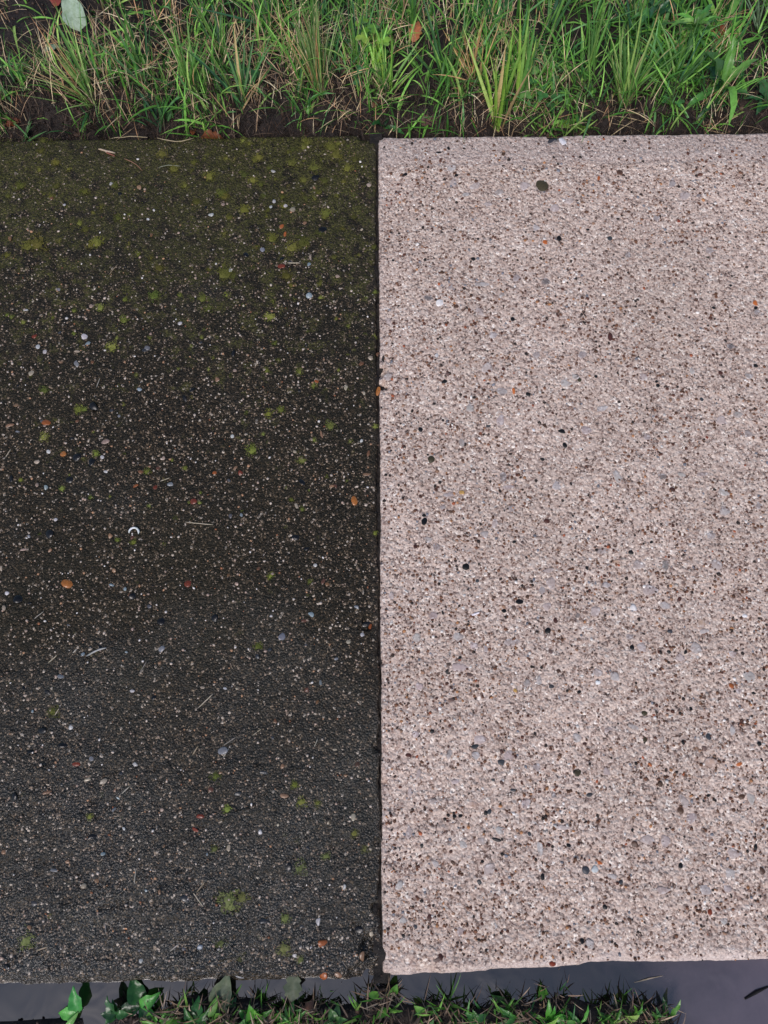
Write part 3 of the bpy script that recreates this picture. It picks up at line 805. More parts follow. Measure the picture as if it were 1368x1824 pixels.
def d_green(px, py):
    edge = sstep(238, 186, py + 14 * np.sin(px * .03) + 8 * np.sin(px * .083))
    patch = .62 + .95 * vnoise(px, py, 60.0, 501) + .4 * vnoise(px, py, 24.0, 503)
    return np.clip(edge * patch * (1 - .95 * np.clip(bare(px, py), 0, 1)), 0, 1)


def d_dry(px, py):
    edge = sstep(246, 205, py)
    patch = .45 + 1.1 * vnoise(px, py, 75.0, 511)
    return np.clip(edge * patch * (1 - .6 * np.clip(bare(px, py), 0, 1)), 0, 1)


lawn('grass', 6800, (-120, 1480, -170, 232), GREENS, [3, 4, 4, 2.5, 1.6, 2, 2, 1],   .03, .115, .0022, .0062, 1.25, .9, M_GRASS, d_green, up_bias=.12)
lawn('grass', 8000, (-120, 1480, -170, 238), GREENS * .8, [3, 4, 3, 1, 1, 3, 2, .5], .02, .07, .0012, .0032, 1.3, .8, M_GRASS, d_green, seg=4)
lawn('undergrowth', 500, (1120, 1480, -120, 150), GREENS * .9, [3, 4, 4, 2, 1, 3, 2, .5], .03, .08, .006, .011, 1.0, .9, M_GRASS, d_green, seg=6, fold=.3)
lawn('undergrowth', 260, (880, 1060, 130, 215), GREENS * .8, [3, 4, 4, 2, 1, 3, 3, .5], .008, .022, .004, .008, 1.1, .6, M_GRASS, d_green, seg=5, fold=.3, lift=.02)
lawn('dead_grass', 11500, (-120, 1480, -170, 243), DRY * 1.35, [3, 3, 3, 3, 2, 2.5], .015, .09, .0007, .0020, 1.7, .5, M_STRAW, d_dry, seg=4, lift=.024, up_bias=.1)
lawn('root_thatch', 17000, (-120, 1480, 120, 249), ROOTS * .8, [2, 3, 4, .8, 4, 1.5], .010, .05, .0006, .0016, 1.9, .5, M_STRAW, lambda px, py: np.clip(sstep(120, 180, py) * (.6 + .5 * vnoise(px, py, 40.0, 521)), 0, 1), seg=3, lift=.022)


def crumbs(name, n, area, rmin, rmax, dens, zf=None):
    px = rng.uniform(area[0], area[1], n); py = rng.uniform(area[2], area[3], n)
    k = rng.random(n) < dens(px, py); px, py = px[k], py[k]; n = len(px)
    x, y = PV(px, py, -.03 if zf is None else 0)
    z = ground_z(x, y) if zf is None else zf(x, y)
    r = rmin * (rmax / rmin) ** (rng.random(n) ** 2.2)
    v = ICO1[None] * (1 + rng.uniform(-.3, .3, (n, len(ICO1), 1))) * r[:, None, None] * rng.uniform(.6, 1.2, (n, 1, 3)) + np.stack([x, y, z], -1)[:, None]
    pal = np.array([lin(*c)[:3] for c in [(52, 40, 34), (36, 27, 22), (70, 54, 45), (92, 72, 60), (44, 34, 30)]])
    tint = np.repeat((pal[rng.integers(0, 5, n)] * rng.uniform(.7, 1.2, (n, 1)))[:, None], len(ICO1), 1)
    f = (ICF1[None] + (np.arange(n) * len(ICO1))[:, None, None]).reshape(-1, 3)
    tag(link(name, np_mesh(name, v, tris=f, tint=tint, smooth=False), M_GRAIN), kind='stuff')


crumbs('soil_crumbs', 9000, (-60, 1430, -40, 252), .001, .0065, lambda px, py: np.clip(.25 + sstep(170, 215, py) + bare(px, py), 0, 1))
# soil washed over the lawn side of the slabs and grit caught along the joint
slab_z = lambda x, y: np.where(x < joint_x(y), surf_z(FLD, x, y), surf_z(FRD, x, y))
crumbs('soil_crumbs', 2600, (-40, 1400, 238, 275), .0005, .0026, lambda px, py: np.clip(np.exp(-(py - 243) / 7.0) * (.5 + .8 * vnoise(px, px * 0, 70.0, 541)), 0, 1), slab_z)
crumbs('joint_grit', 1500, (655, 692, 240, 1740), .0005, .0024, lambda px, py: np.clip(np.exp(-np.abs(px - 675) / 5.0) * (.55 + .7 * vnoise(py, py * 0, 60.0, 551)), 0, 1), lambda x, y: np.maximum(slab_z(x, y), -.006))
# near edge, in and beside the water
def d_near(px, py): return np.clip(island(px, py) * sstep(150, 330, px) * (.5 + .6 * vnoise(px, py, 40.0, 531)), 0, 1)


lawn('grass', 2000, (150, 1215, 1752, 1930), GREENS * .8, [3, 4, 4, 1.5, 1, 2, 1, .5], .012, .04, .0013, .0036, 1.8, .6, M_GRASS, d_near, seg=4, up_bias=.1, lift=.014)
lawn('undergrowth', 480, (160, 1200, 1756, 1930), GREENS * .8, [4, 4, 3, 1.6, .9, 3, 1, .3], .014, .036, .006, .013, 1.2, .6, M_GRASS, d_near, seg=5, fold=.3, lift=.008)
lawn('dead_grass', 11000, (160, 1215, 1748, 1930), np.concatenate([ROOTS[:4] * 1.9, DRY[2:4] * .85]), [3, 3, 3, 3, 2, 2.5], .010, .04, .0009, .0028, 1.8, .5, M_STRAW, d_near, seg=3, lift=.016, up_bias=0)
crumbs('soil_crumbs', 3500, (-60, 1220, 1752, 1930), .001, .005, lambda px, py: np.clip(island(px, py), 0, 1))

# blades that stand out singly: a few shapes, shared
def blade_variant(k):
    r = np.random.default_rng(700 + k)
    v, q = blades_np(np.zeros((1, 3)), np.array([math.pi / 2]), np.array([.05]), np.array([r.uniform(.25, 1.1)]), np.array([1.0]), np.array([1.0]), seg=7, fold=.3, twist=r.normal(0, .5, 1))
    # unit length, unit width: width is set by the x scale alone
    me = np_mesh('blade', v, quads=q)
    me.materials.append(M_BLADE)
    return me


# the fold offset scales with width in x only, so make it small in the other axes
def blade_variant_fixed(k):
    r = np.random.default_rng(700 + k)
    bend = [.15, .3, .45, .7, 1.0, 1.4][k]
    v, q = blades_np(np.zeros((1, 3)), np.array([math.pi / 2]), np.array([.02]), np.array([bend]), np.array([1.0]), np.array([.05]), seg=7, fold=.35, twist=r.normal(0, .35, 1))
    v[..., 0] *= 20
    me = np_mesh('blade', v, quads=q)
    me.materials.append(M_BLADE)
    return me


BLADES = [blade_variant_fixed(k) for k in range(6)]


def gz_at(x, y): return float(ground_z(np.array([x]), np.array([y]))[0])


def tuft(px, py, n, lmin, lmax, wmin, wmax, az, spread, lean, cols, label, rootr=.012, shapes=(0, 1, 2, 3), dry=0.0, lift=0.0):
    """A clump of grass: blades fan from one root. az: direction of the fan on the ground (degrees, 90 = away from the camera)."""
    x, y = P(px, py, -.02)
    z = gz_at(x, y) + lift
    root = link('grass_tuft', None, loc=(x, y, z))
    tag(root, label, 'grass tuft')
    for i in range(n):
        a = R(az + rnd.gauss(0, spread))
        tl = abs(rnd.gauss(lean, .28))
        L = rnd.uniform(lmin, lmax); w = rnd.uniform(wmin, wmax)
        isdry = rnd.random() < dry
        c = rnd.choice([(196, 168, 122), (178, 142, 104), (210, 186, 146)]) if isdry else rnd.choice(cols)
        rr = rootr * math.sqrt(rnd.random()); ra = rnd.uniform(0, 6.28)
        # the blade mesh leans towards its own +Y: turn that to azimuth a
        rot = Euler((0, 0, a - math.pi / 2)).to_matrix() @ Euler((-tl, 0, 0)).to_matrix() @ Euler((0, 0, rnd.gauss(0, .5))).to_matrix()
        link('blade', BLADES[rnd.choice(shapes)], None, root, (rr * math.cos(ra), rr * math.sin(ra), -.003), rot.to_euler(), (w, L, L), [q * 1.3 for q in lin(*jit(c, .14))[:3]] + [1])
    return root


PALE = [(146, 176, 96), (126, 164, 84), (166, 190, 116), (112, 150, 76), (176, 188, 124)]
MID = [(92, 134, 64), (110, 152, 74), (80, 120, 62), (130, 168, 88)]
DEEP = [(62, 104, 62), (76, 120, 70), (92, 134, 84), (60, 98, 72)]
YELL = [(132, 168, 72), (152, 186, 86), (114, 154, 66), (170, 196, 106)]
tuft(165, 183, 44, .09, .19, .0022, .0042, 135, 34, .75, PALE + MID, 'pale fan of thin grass with straw coloured base at left', dry=.22)
tuft(282, 212, 12, .05, .10, .005, .008, 85, 45, .6, DEEP, 'short broad dark green grass blades at the mossy slab edge', shapes=(1, 2, 3))
tuft(262, 150, 9, .08, .17, .005, .008, 95, 40, .55, MID + DEEP, 'loose tuft of wide grass blades over bare soil', shapes=(1, 2, 3))
tuft(345, 168, 14, .07, .15, .004, .007, 80, 40, .6, MID, 'upright green grass tuft behind the brown leaf scraps')
tuft(432, 190, 18, .08, .16, .004, .0065, 95, 40, .65, MID + DEEP, 'mixed green and tan tuft left of the fine pale tuft', dry=.15)
tuft(573, 178, 60, .10, .20, .0016, .0032, 108, 20, .55, [(128, 152, 92), (110, 142, 78), (148, 164, 112), (92, 128, 62)], 'dense fine pale grass tuft above the dark slab', dry=.15)
tuft(690, 172, 20, .06, .13, .003, .0055, 90, 50, .65, MID + YELL, 'bright grass tuft just beyond the slab joint')
tuft(795, 150, 15, .09, .17, .005, .0085, 100, 45, .6, DEEP + MID, 'tuft of broad blue green blades beyond the pale slab')
tuft(888, 212, 14, .13, .22, .0055, .009, 88, 24, .45, YELL, 'tall broad yellow green blades rooted at the slab edge', shapes=(0, 1, 1, 2), dry=.12)
tuft(845, 160, 16, .07, .14, .0016, .0035, 95, 40, .6, [(196, 160, 112), (206, 172, 124), (172, 132, 92)], 'tuft of orange tan dead grass beside tall green blades')
tuft(930, 185, 14, .10, .19, .0045, .008, 85, 30, .55, YELL + MID, 'leaning yellow green tuft right of the tall blades')
tuft(1112, 182, 44, .09, .19, .0026, .0048, 92, 36, .6, PALE + MID, 'wide symmetric fan of green grass at right', dry=.06)
tuft(1050, 140, 16, .08, .16, .003, .005, 85, 40, .6, MID, 'green tuft behind the wide fan of grass')
tuft(1195, 165, 14, .08, .15, .003, .005, 70, 40, .6, MID + DEEP, 'small green tuft between the fan and broad leaved weed')
tuft(30, 230, 6, .04, .08, .004, .007, 20, 50, .9, DEEP, 'few dark blades at the far left slab corner')
tuft(985, 208, 4, .07, .10, .006, .009, -10, 40, 1.1, YELL, 'few flat green blades lying toward the pale slab')
tuft(1345, 60, 10, .08, .15, .004, .006, 110, 40, .6, [(112, 132, 104), (130, 148, 120)], 'greyish green tuft in the upper right corner')
for i, (a, b) in enumerate([(480, 60), (735, 60), (980, 60), (400, 100), (640, 120), (1130, 60), (870, 60), (560, 50), (300, 20)]):
    tuft(a, b, 14, .08, .17, .003, .006, 95, 50, .65, MID + DEEP,
         ['thin green tuft in the back lawn above the fine tuft', 'dark tuft in the back lawn above the clover', 'green tuft in the back lawn above the tall blades', 'green tuft above the bare soil strip', 'tuft hidden left of the bright clover',
          'tuft in the back lawn above the wide fan', 'tuft in the back lawn between clover and tall blades', 'back lawn tuft directly behind the fine pale tuft', 'tuft at the top edge beside the bare corner'][i])

# ------------------------------------------------------------------ weeds with leaves
def leaf_mesh(k, outline, curve, fold, wave=0.0, mat=None, nseg=9):
    """A leaf along +Y from the origin, unit length; outline(t) -> half width."""
    r = np.random.default_rng(800 + k)
    t = np.linspace(0, 1, nseg + 1)
    ang = curve * t
    y = np.concatenate([[0], np.cumsum(np.cos(ang[:-1]) / nseg)]); z = -np.concatenate([[0], np.cumsum(np.sin(ang[:-1]) / nseg)])
    w = np.array([outline(a) for a in t])
    cols = []
    for s in (-1, -.5, 0, .5, 1):
        ww = w * s
        cols.append(np.stack([ww, y + .015 * wave * np.sin(t * 23 + s * 2) * abs(s), z + fold * np.abs(ww) + wave * .05 * np.sin(t * 14 + s * 3) * abs(s)], -1))
    v = np.stack(cols, 1).reshape(-1, 3)
    me = np_mesh('leaf', v, quads=grid_quads(5, nseg + 1))
    me.materials.append(mat or M_LEAF)
    return me


lance = lambda a: .105 * math.sin(math.pi * min(1, a * .97 + .03)) ** .8 + .008
ovate = lambda a: .30 * math.sin(math.pi * a ** .7) ** .9 + .01
rounded = lambda a: .42 * math.sqrt(max(0, 1 - (2 * a - 1) ** 2)) + .005
ragged = lambda a: .26 * math.sin(math.pi * a ** .8) * (1 + .22 * math.sin(a * 31)) + .008
LANCE = [leaf_mesh(k, lance, c, .45, .7) for k, c in enumerate((.5, 1.1, 1.7, 2.4))]
OVATE = [leaf_mesh(10 + k, ovate, c, .35, 1.3) for k, c in enumerate((.2, .6, 1.0))]
ROUND = [leaf_mesh(20 + k, rounded, c, .2, .2) for k, c in enumerate((.1, .5))]
RAGGED = [leaf_mesh(30 + k, ragged, c, .35, 1.0) for k, c in enumerate((.4, .9))]


def tube(pts, r, name, mat, parent=None, color=None, loc=None):
    pts = np.array(pts, float); n = len(pts)
    d = np.gradient(pts, axis=0); d /= np.linalg.norm(d, axis=1)[:, None]
    up = np.array([.13, .2, .97]); s = np.cross(d, up); s /= np.linalg.norm(s, axis=1)[:, None] + 1e-9
    u = np.cross(s, d)
    rr = np.array(r if hasattr(r, '__len__') else [r] * n)[:, None]
    ring = [pts + rr * (math.cos(a) * s + math.sin(a) * u) for a in np.arange(6) * math.pi / 3]
    v = np.stack(ring, 1).reshape(-1, 3)
    q = [(i * 6 + j, i * 6 + (j + 1) % 6, (i + 1) * 6 + (j + 1) % 6, (i + 1) * 6 + j) for i in range(n - 1) for j in range(6)]
    caps = []
    for i0 in (0, (n - 1) * 6):
        caps += [(i0, i0 + 1, i0 + 2), (i0, i0 + 2, i0 + 3), (i0, i0 + 3, i0 + 4), (i0, i0 + 4, i0 + 5)]
    me = np_mesh(name, v, tris=np.array(caps), quads=np.array(q))
    return link(name, me, mat, parent, loc, color=color)


def weed(px, py, label, leaves, lift=0.0, cat='weed', stem_h=.02, ground=None):
    """leaves: (azimuth deg, elevation deg, length m, kind list, colour, height on the stem)"""
    x, y = P(px, py, -.02 if ground is None else ground)
    z = (gz_at(x, y) if ground is None else ground) + lift
    root = link('broad_leaf_weed', None, loc=(x, y, z))
    tag(root, label, cat)
    tube([(0, 0, -.006), (.001, 0, stem_h * .5), (0, .002, stem_h)], [.0022, .0018, .001], 'stem', M_LEAF, root, lin(86, 112, 60))
    for az, el, L, kind, c, hh in leaves:
        rot = Euler((0, 0, R(az) - math.pi / 2)).to_matrix() @ Euler((R(el), 0, 0)).to_matrix() @ Euler((0, R(rnd.gauss(0, 14)), 0)).to_matrix()
        c = jit([min(235, q * (1.15 if ground is not None else 1.0)) for q in c], .16)
        link('leaf', rnd.choice(kind), None, root, (0, 0, hh), rot.to_euler(), (L * rnd.uniform(.75, 1.1), L, L), lin(*c))
    return root


BR = (112, 168, 78); GR = (84, 138, 72); DK = (54, 100, 62); LT = (144, 190, 104)
weed(1275, 178, 'glossy weed with long arching leaves at right slab edge',
     [(200, 25, .085, LANCE[1:3], GR, .015), (-70, 55, .095, LANCE[2:4], BR, .02), (150, 50, .08, OVATE, GR, .025), (40, 50, .085, LANCE[:2], BR, .02), (95, 65, .09, LANCE[:2], BR, .02), (235, 15, .07, LANCE[:2], DK, .01), (-20, 35, .06, LANCE[:2], GR, .015), (120, 35, .06, OVATE, DK, .012)], stem_h=.03)
weed(1215, 95, 'bright leafy weed in the upper right lawn',
     [(rnd.uniform(0, 360), rnd.uniform(5, 65), rnd.uniform(.03, .065), LANCE, rnd.choice([BR, GR, LT]), rnd.uniform(.01, .05)) for _ in range(34)], stem_h=.06)
weed(1160, 45, 'leafy weed with broad dull leaves behind the wide fan',
     [(rnd.uniform(0, 360), rnd.uniform(5, 60), rnd.uniform(.03, .06), LANCE[:3] + OVATE[:1], rnd.choice([GR, DK]), rnd.uniform(.01, .04)) for _ in range(16)], stem_h=.05)
weed(1290, 30, 'sprawling weed at the top edge near the bare right corner',
     [(rnd.uniform(0, 360), rnd.uniform(5, 60), rnd.uniform(.035, .07), LANCE, rnd.choice([GR, DK, BR]), rnd.uniform(.01, .05)) for _ in range(14)], stem_h=.05)
weed(1362, 190, 'weed with two dull leaves at the right frame edge',
     [(180, 20, .05, LANCE[:2], DK, .01), (130, 40, .05, OVATE, GR, .01), (220, 10, .035, OVATE, DK, .01)])


def clover(px, py, label, n, size, cols, spread, hmax):
    x, y = P(px, py, -.02); z = gz_at(x, y)
    root = link('clover_plant', None, loc=(x, y, z)); tag(root, label, 'clover')
    for i in range(n):
        a = rnd.uniform(0, 6.28); q = spread * math.sqrt(rnd.random()); h = rnd.uniform(.3, 1) * hmax
        p = Vector((q * math.cos(a), q * math.sin(a), h))
        c = lin(*jit(rnd.choice(cols), .12))
        st = tube([(p.x * .3, p.y * .3, -.004), (p.x * .75, p.y * .75, h * .6), tuple(p)], .0007, 'stem', M_LEAF, root, lin(96, 128, 66))
        for kf in range(3):
            rot = Euler((0, 0, a + kf * 2.09)).to_matrix() @ Euler((R(rnd.uniform(-5, 25)), 0, 0)).to_matrix()
            s = size * rnd.uniform(.75, 1.15)
            link('leaf', ROUND[rnd.randrange(2)], None, st, tuple(p), rot.to_euler(), (s, s, s), c)
    return root


clover(664, 108, 'bright yellow green clover in the lawn beyond the joint', 16, .016, [(130, 176, 60), (150, 190, 78), (108, 160, 66)], .035, .06)
clover(650, 152, 'small blue green clover in front of the bright clover', 7, .013, [(92, 146, 96), (80, 130, 80)], .025, .03)
clover(955, 178, 'low grey green clover behind the pale slab', 12, .013, [(92, 140, 92), (72, 122, 66), (112, 156, 84)], .045, .03)
clover(1190, 190, 'tiny clover right of the wide grass fan', 6, .009, [(84, 140, 80)], .02, .015)
clover(870, 40, 'clover in the back lawn', 9, .013, [(72, 124, 60), (60, 110, 56)], .04, .03)
clover(440, 150, 'dim clover left of the fine pale tuft', 6, .012, [(64, 112, 62)], .03, .03)
weed(684, 215, 'single dark curled leaf sprout over the joint end', [(200, 60, .035, OVATE, (52, 110, 60), .004), (-20, 15, .045, LANCE[1:3], (70, 130, 70), .004), (60, 30, .03, LANCE[:2], DK, .004)], stem_h=.008)
weed(548, 208, 'small upright bright leaf sprout near the mossy slab', [(75, 50, .035, LANCE[:1], (104, 156, 66), .003), (20, 10, .03, LANCE[:1], DK, .003)], stem_h=.006)
# along the water
weed(143, 1800, 'shiny weed with heart shaped leaves in the left puddle', [(98, 25, .040, OVATE[:2], (60, 130, 62), .008), (185, 12, .030, OVATE[:2], (84, 150, 70), .006), (-125, 12, .045, LANCE[:2], (124, 176, 92), .009)], ground=WATER_Z, stem_h=.01)
weed(250, 1790, 'dark broad leaves half sunk in the puddle', [(110, 8, 0.0400, OVATE, (44, 92, 44), .002), (30, 25, 0.0360, OVATE, (76, 140, 62), .004), (-40, 10, 0.0320, OVATE, (24, 66, 30), .003), (190, 5, 0.0320, OVATE, (24, 60, 28), .003)], ground=WATER_Z, stem_h=.006)
weed(285, 1822, 'bright leaf rosette at the bottom edge beside the puddle', [(170, 15, 0.0280, LANCE[:1], (110, 168, 62), .006), (120, 20, 0.0320, LANCE[:2], (90, 148, 56), .006), (20, 25, 0.0360, LANCE[:3], (92, 150, 66), .004), (60, 25, 0.0240, LANCE[:2], (90, 150, 60), .006)], ground=-.012, stem_h=.008)
weed(455, 1812, 'broad green weed under the dark slab edge', [(100, 45, 0.0320, OVATE, (84, 142, 60), .008), (150, 20, 0.0280, OVATE, (62, 118, 50), .006), (200, 25, 0.0360, LANCE[:2], (70, 126, 52), .006), (30, 30, 0.0320, LANCE[:2], (76, 132, 56), .008), (-60, 20, 0.0280, OVATE, (56, 110, 46), .005), (260, 35, 0.0240, OVATE, (110, 164, 78), .01)], ground=-.008, stem_h=.012)
weed(400, 1815, 'dull spotted weed leaves left of the broad green weed', [(110, 15, 0.0360, OVATE, (84, 112, 72), .006), (60, 10, 0.0320, OVATE, (52, 92, 46), .004), (170, 15, 0.0320, LANCE[:2], (48, 84, 42), .004)], ground=-.01, stem_h=.008)
weed(1122, 1800, 'small sprig with paired narrow leaves in the puddle', [(95, 55, 0.0280, LANCE[:1], (104, 160, 62), .02), (60, 50, 0.0240, LANCE[:1], (76, 132, 54), .02), (-120, 20, 0.0240, OVATE, (104, 150, 92), .006), (20, 30, 0.0224, LANCE[:2], (84, 140, 56), .012), (160, 30, 0.0200, LANCE[:2], (70, 120, 52), .012)], ground=WATER_Z, stem_h=.025)
weed(1185, 1812, 'single long leaf leaning over the right puddle', [(60, 45, 0.0400, LANCE[:2], (86, 140, 60), .004), (100, 30, 0.0320, LANCE[:2], (50, 96, 44), .004)], ground=WATER_Z, stem_h=.006)
weed(975, 1815, 'bright leaf clump in front of the pale slab', [(100, 60, 0.0400, LANCE[:2], (72, 132, 50), .006), (75, 55, 0.0360, LANCE[:2], (60, 120, 48), .006), (160, 25, 0.0280, LANCE[:2], (110, 168, 66), .006), (30, 20, 0.0360, LANCE[1:3], (96, 156, 56), .008), (-30, 25, 0.0320, LANCE[:2], (70, 130, 52), .006), (220, 20, 0.0280, LANCE[:2], (60, 112, 48), .006), (5, 30, 0.0400, OVATE, (66, 128, 50), .004)], ground=-.008, stem_h=.01)
def low_weed(px, py, label, n, L, cols, kinds):
    return weed(px, py, label, [(rnd.uniform(0, 360), rnd.uniform(8, 45), L * rnd.uniform(.7, 1.15), kinds, rnd.choice(cols), rnd.uniform(.004, .014)) for _ in range(n)], ground=-.008, stem_h=.012)


low_weed(520, 1818, 'leafy weed at the bottom edge right of the broad green weed', 7, .03, [(70, 122, 56), (96, 150, 70)], LANCE[:3])
low_weed(598, 1816, 'small dull weed at the bottom edge left of the joint', 6, .024, [(66, 104, 60), (86, 126, 72)], OVATE)
low_weed(350, 1816, 'dark leafy weed at the bottom edge near the spotted weed', 7, .03, [(48, 92, 48), (66, 116, 56)], OVATE + LANCE[:1])
low_weed(212, 1800, 'dark floating leaves between the two left puddle weeds', 5, .026, [(40, 76, 44), (58, 104, 54)], OVATE)
low_weed(846, 1814, 'tiny weed in the brown thatch before the pale slab', 6, .02, [(92, 140, 76), (70, 116, 60)], OVATE)
low_weed(918, 1806, 'low dark weed left of the bright leaf clump', 7, .028, [(62, 112, 54), (84, 138, 66)], LANCE[:3])
low_weed(1030, 1816, 'leafy weed right of the bright leaf clump', 8, .03, [(88, 146, 66), (66, 118, 54)], LANCE[:3])
low_weed(1085, 1812, 'small weed just left of the narrow leaved sprig', 6, .024, [(72, 124, 60), (98, 150, 76)], OVATE + LANCE[:2])
for a, b, n_, lb in [(570, 1775, 12, 'small bright grass tuft below the dark slab edge'), (800, 1790, 12, 'thin grass tuft rooted in brown thatch at the puddle'), (900, 1800, 10, 'grass tuft left of the bright leaf clump'), (1060, 1812, 12, 'small grass tuft right of the bright leaf clump'), (505, 1800, 9, 'grass sprigs right of the broad green weed'), (640, 1800, 8, 'grass sprigs below the slab joint'), (330, 1790, 7, 'wet grass blades left of the spotted weed')]:
    tuft(a, b, n_, .02, .05, .0022, .004, 90, 100, .8, MID + [(96, 150, 60)], lb, shapes=(0, 1, 2), rootr=.01)

# ------------------------------------------------------------------ fallen leaves and bits
def flat_leaf(px, py, L, az, kind, col, label, name='fallen_leaf', z=None, tilt=8, cat='leaf'):
    x, y = P(px, py, -.01)
    zz = gz_at(x, y) + .012 if z is None else z
    o = link(name, kind.copy(), None, None, (x, y, zz), (R(tilt), R(rnd.uniform(-10, 10)), R(az - 90)), (L, L, L), lin(*col))
    o.data.materials.clear(); o.data.materials.append(M_DEADLEAF)
    return tag(o, label, cat)


flat_leaf(147, 62, .075, 105, OVATE[0], (172, 192, 172), 'pale grey green fallen leaf standing in the bare corner', tilt=35)
flat_leaf(80, 95, .035, 10, OVATE[0], (150, 172, 148), 'small pale leaf lying on the bare soil')
flat_leaf(100, 18, .05, 80, RAGGED[0], (150, 72, 62), 'reddish fallen leaf at the top left')
flat_leaf(352, 228, .045, 0, RAGGED[0], (128, 72, 40), 'curled brown leaf scrap lying against the mossy slab')
flat_leaf(336, 222, .022, 80, RAGGED[1], (150, 84, 48), 'small orange brown leaf scrap beside the larger scrap')
flat_leaf(0, 208, .035, 20, RAGGED[0], (120, 62, 40), 'rust leaf scrap at the left frame edge')
flat_leaf(1270, 90, .05, 80, RAGGED[1], (150, 78, 48), 'rust brown fallen leaf in the right lawn', tilt=30)
flat_leaf(735, 85, .045, 75, RAGGED[1], (196, 118, 82), 'crumpled orange leaf beside the bright clover', tilt=40)
flat_leaf(748, 208, .045, 15, RAGGED[0], (128, 98, 92), 'greyish brown bark flake near the joint end', name='bark_flake', cat='bark')
flat_leaf(665, 190, .03, 60, RAGGED[0], (120, 82, 64), 'brown crumpled leaf in the thatch by the joint')
flat_leaf(385, 1795, .05, 70, OVATE[0], (118, 128, 104), 'soggy grey leaf under the dark slab edge', z=-.004)
flat_leaf(520, 1782, .045, 85, RAGGED[0], (104, 112, 92), 'dark soggy leaf curled under the slab', z=-.004)
flat_leaf(540, 1812, .03, 60, RAGGED[1], (128, 92, 76), 'pinkish brown dead leaf in the near thatch', z=-.002)


def straw(px0, py0, px1, py1, r, col, label, group=None, name='straw', cat='straw', sag=.0):
    a, b = P(px0, py0), P(px1, py1)
    n_ = 7
    pts = []
    for i in range(n_):
        q = i / (n_ - 1)
        x = a[0] + (b[0] - a[0]) * q; y = a[1] + (b[1] - a[1]) * q
        off = sag * math.sin(q * math.pi)
        x += off * -(b[1] - a[1]); y += off * (b[0] - a[0])
        zz = float(surf_z(FLD if x < joint_x(y) else FRD, x, y)[0])
        pts.append((x, y, zz))
    pts = np.array(pts); pts[:, 2] = np.maximum(pts[:, 2], np.median(pts[:, 2]) - .001) + r * .9
    c = pts.mean(0)
    o = tube(pts - c, [r * .6] + [r] * (n_ - 2) + [r * .5], name, M_STRAW_OBJ, None, lin(*col), tuple(c))
    return tag(o, label, cat, group)


straw(176, 267, 206, 274, .0018, (196, 172, 152), 'thick pale twig stub lying on the upper left moss', name='twig', cat='twig')
straw(190, 273, 206, 280, .0014, (150, 92, 78), 'reddish twig bit under the pale twig stub', name='twig', cat='twig')
straw(222, 284, 254, 305, .0009, (150, 110, 92), 'thin brown twig with knotted end on upper left moss', name='twig', cat='twig', sag=.08)
straw(281, 300, 322, 297, .0008, (140, 140, 124), 'grey green stalk lying on the mossy upper slab', sag=.1)
straw(194, 248, 262, 243, .0008, (190, 170, 140), 'tan straw lying on the far edge of the mossy slab', sag=.1)
straw(280, 246, 346, 247, .0008, (190, 170, 140), 'straw along the slab edge under the brown leaf scrap', sag=-.1)
straw(194, 490, 210, 471, .0009, (150, 130, 112), 'short brown stalk in the middle of the upper left slab')
straw(154, 1169, 190, 1154, .0015, (186, 182, 186), 'long grey stalk lying across the lower left slab', sag=.06)
STR = [(86, 1181, 102, 1167), (61, 1103, 78, 1089), (130, 1163, 137, 1156), (240, 1575, 243, 1548), (97, 1275, 105, 1262), (343, 1345, 354, 1328), (397, 1350, 408, 1333), (398, 1328, 420, 1313), (345, 1590, 362, 1615), (302, 1695, 318, 1682), (65, 1693, 85, 1686), (217, 1694, 226, 1684),
       (186, 1640, 189, 1662), (380, 935, 330, 930), (512, 469, 535, 469), (172, 690, 178, 673), (285, 857, 303, 851), (350, 1590, 365, 1570), (212, 1418, 232, 1400), (450, 1310, 466, 1298), (560, 1330, 566, 1316), (10, 815, 20, 800), (250, 1198, 262, 1178), (352, 1262, 380, 1236)]
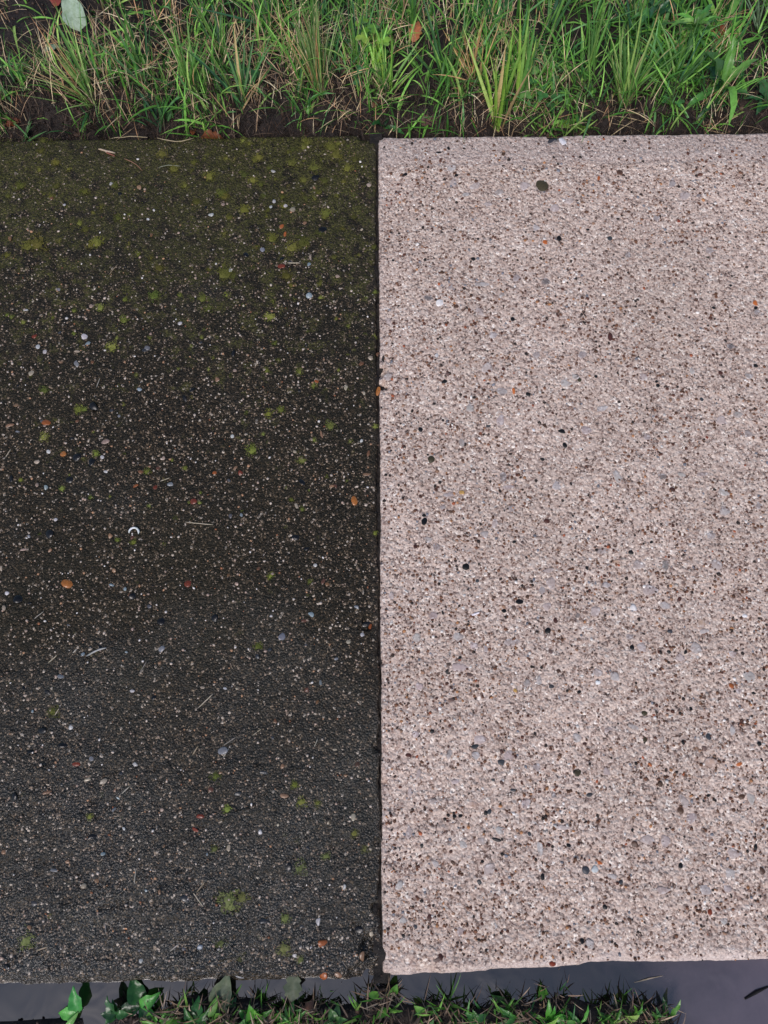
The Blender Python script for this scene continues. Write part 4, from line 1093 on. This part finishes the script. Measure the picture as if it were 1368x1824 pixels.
STL = ['pale stalk below the left end of the long grey stalk', 'thin tan stalk above the long grey stalk', 'tiny stalk bit just left of the long grey stalk', 'upright thin stalk in the ripples below the middle left', 'short upright stalk beside a bright moss cushion low at left',
       'broad pale stalk left of the flat grey stone', 'pale stalk right below the flat grey stone', 'thin stalk slanting up from the flat grey stone', 'brown stalk slanting down above the large lower moss patch', 'short stalk at the puddle edge right of the orange pebble', 'pale stalk near the lower left moss cushion', 'stalk between the puddle edge and the lower orange pebble',
       'thin stalk standing just above the lower orange pebble', 'long faint stalk above and right of the white crescent', 'pale stalk beside the red brown chip in the upper moss', 'upright thin stalk right of the grey pebble at left', 'stalk above the flat pale pebble at middle left', 'faint stalk crossing above the brown slanting stalk',
       'slanting grey stalk among pale pebbles low at left', 'faint stalk right of centre in the lower dark slab', 'short stalk nearest the joint in the lower dark slab', 'tiny stalk at the left frame edge above the black pebble', 'short stalk right of the long grey stalk', 'stalk slanting up in the middle of the dark slab']
for q, lb in zip(STR, STL):
    straw(*q, rnd.uniform(.0006, .0011), rnd.choice([(186, 176, 170), (170, 150, 130), (150, 140, 136), (196, 180, 164)]), lb, 'dry stalks scattered on the dark slab')

# white crescent, a curved bit of shell
cx, cy = P(239, 949)
s = scale_at(949)
cz = float(surf_z(FLD, cx, cy)[0])
arc = [(8.6 * s * math.cos(a), 8.6 * s * math.sin(a), .0012 + .0008 * math.sin(a)) for a in np.linspace(-.35, math.pi + .12, 14)]
shell = tube(arc, [.0006, .0012] + [.0018] * 10 + [.0014, .0006], 'shell_crescent', M_STRAW_OBJ, None, lin(244, 244, 250), (cx, cy, cz + .0012))
tag(shell, 'small white crescent of shell lying on the dark slab', 'shell')

# stray stalks over the water and in it
def floating(px0, py0, px1, py1, r, col, label):
    a, b = P(px0, py0, WATER_Z), P(px1, py1, WATER_Z)
    c = ((a[0] + b[0]) / 2, (a[1] + b[1]) / 2, WATER_Z + r * .4)
    pts = [(a[0] - c[0], a[1] - c[1], 0), (0, .001, .001), (b[0] - c[0], b[1] - c[1], 0)]
    o = tube(pts, [r * .6, r, r * .5], 'floating_stalk', M_STRAW_OBJ, None, lin(*col), c)
    return tag(o, label, 'stalk')


floating(1130, 1750, 1180, 1738, .0009, (196, 178, 160), 'pale stalk floating in front of the pale slab')
floating(1326, 1779, 1368, 1757, .0022, (34, 28, 26), 'black twig lying in the right puddle')
floating(655, 1785, 672, 1752, .0022, (128, 116, 120), 'wet grey stalk at the end of the joint')
floating(415, 1735 + 30, 430, 1755 + 30, .001, (150, 120, 96), 'brown stalk floating under the dark slab')
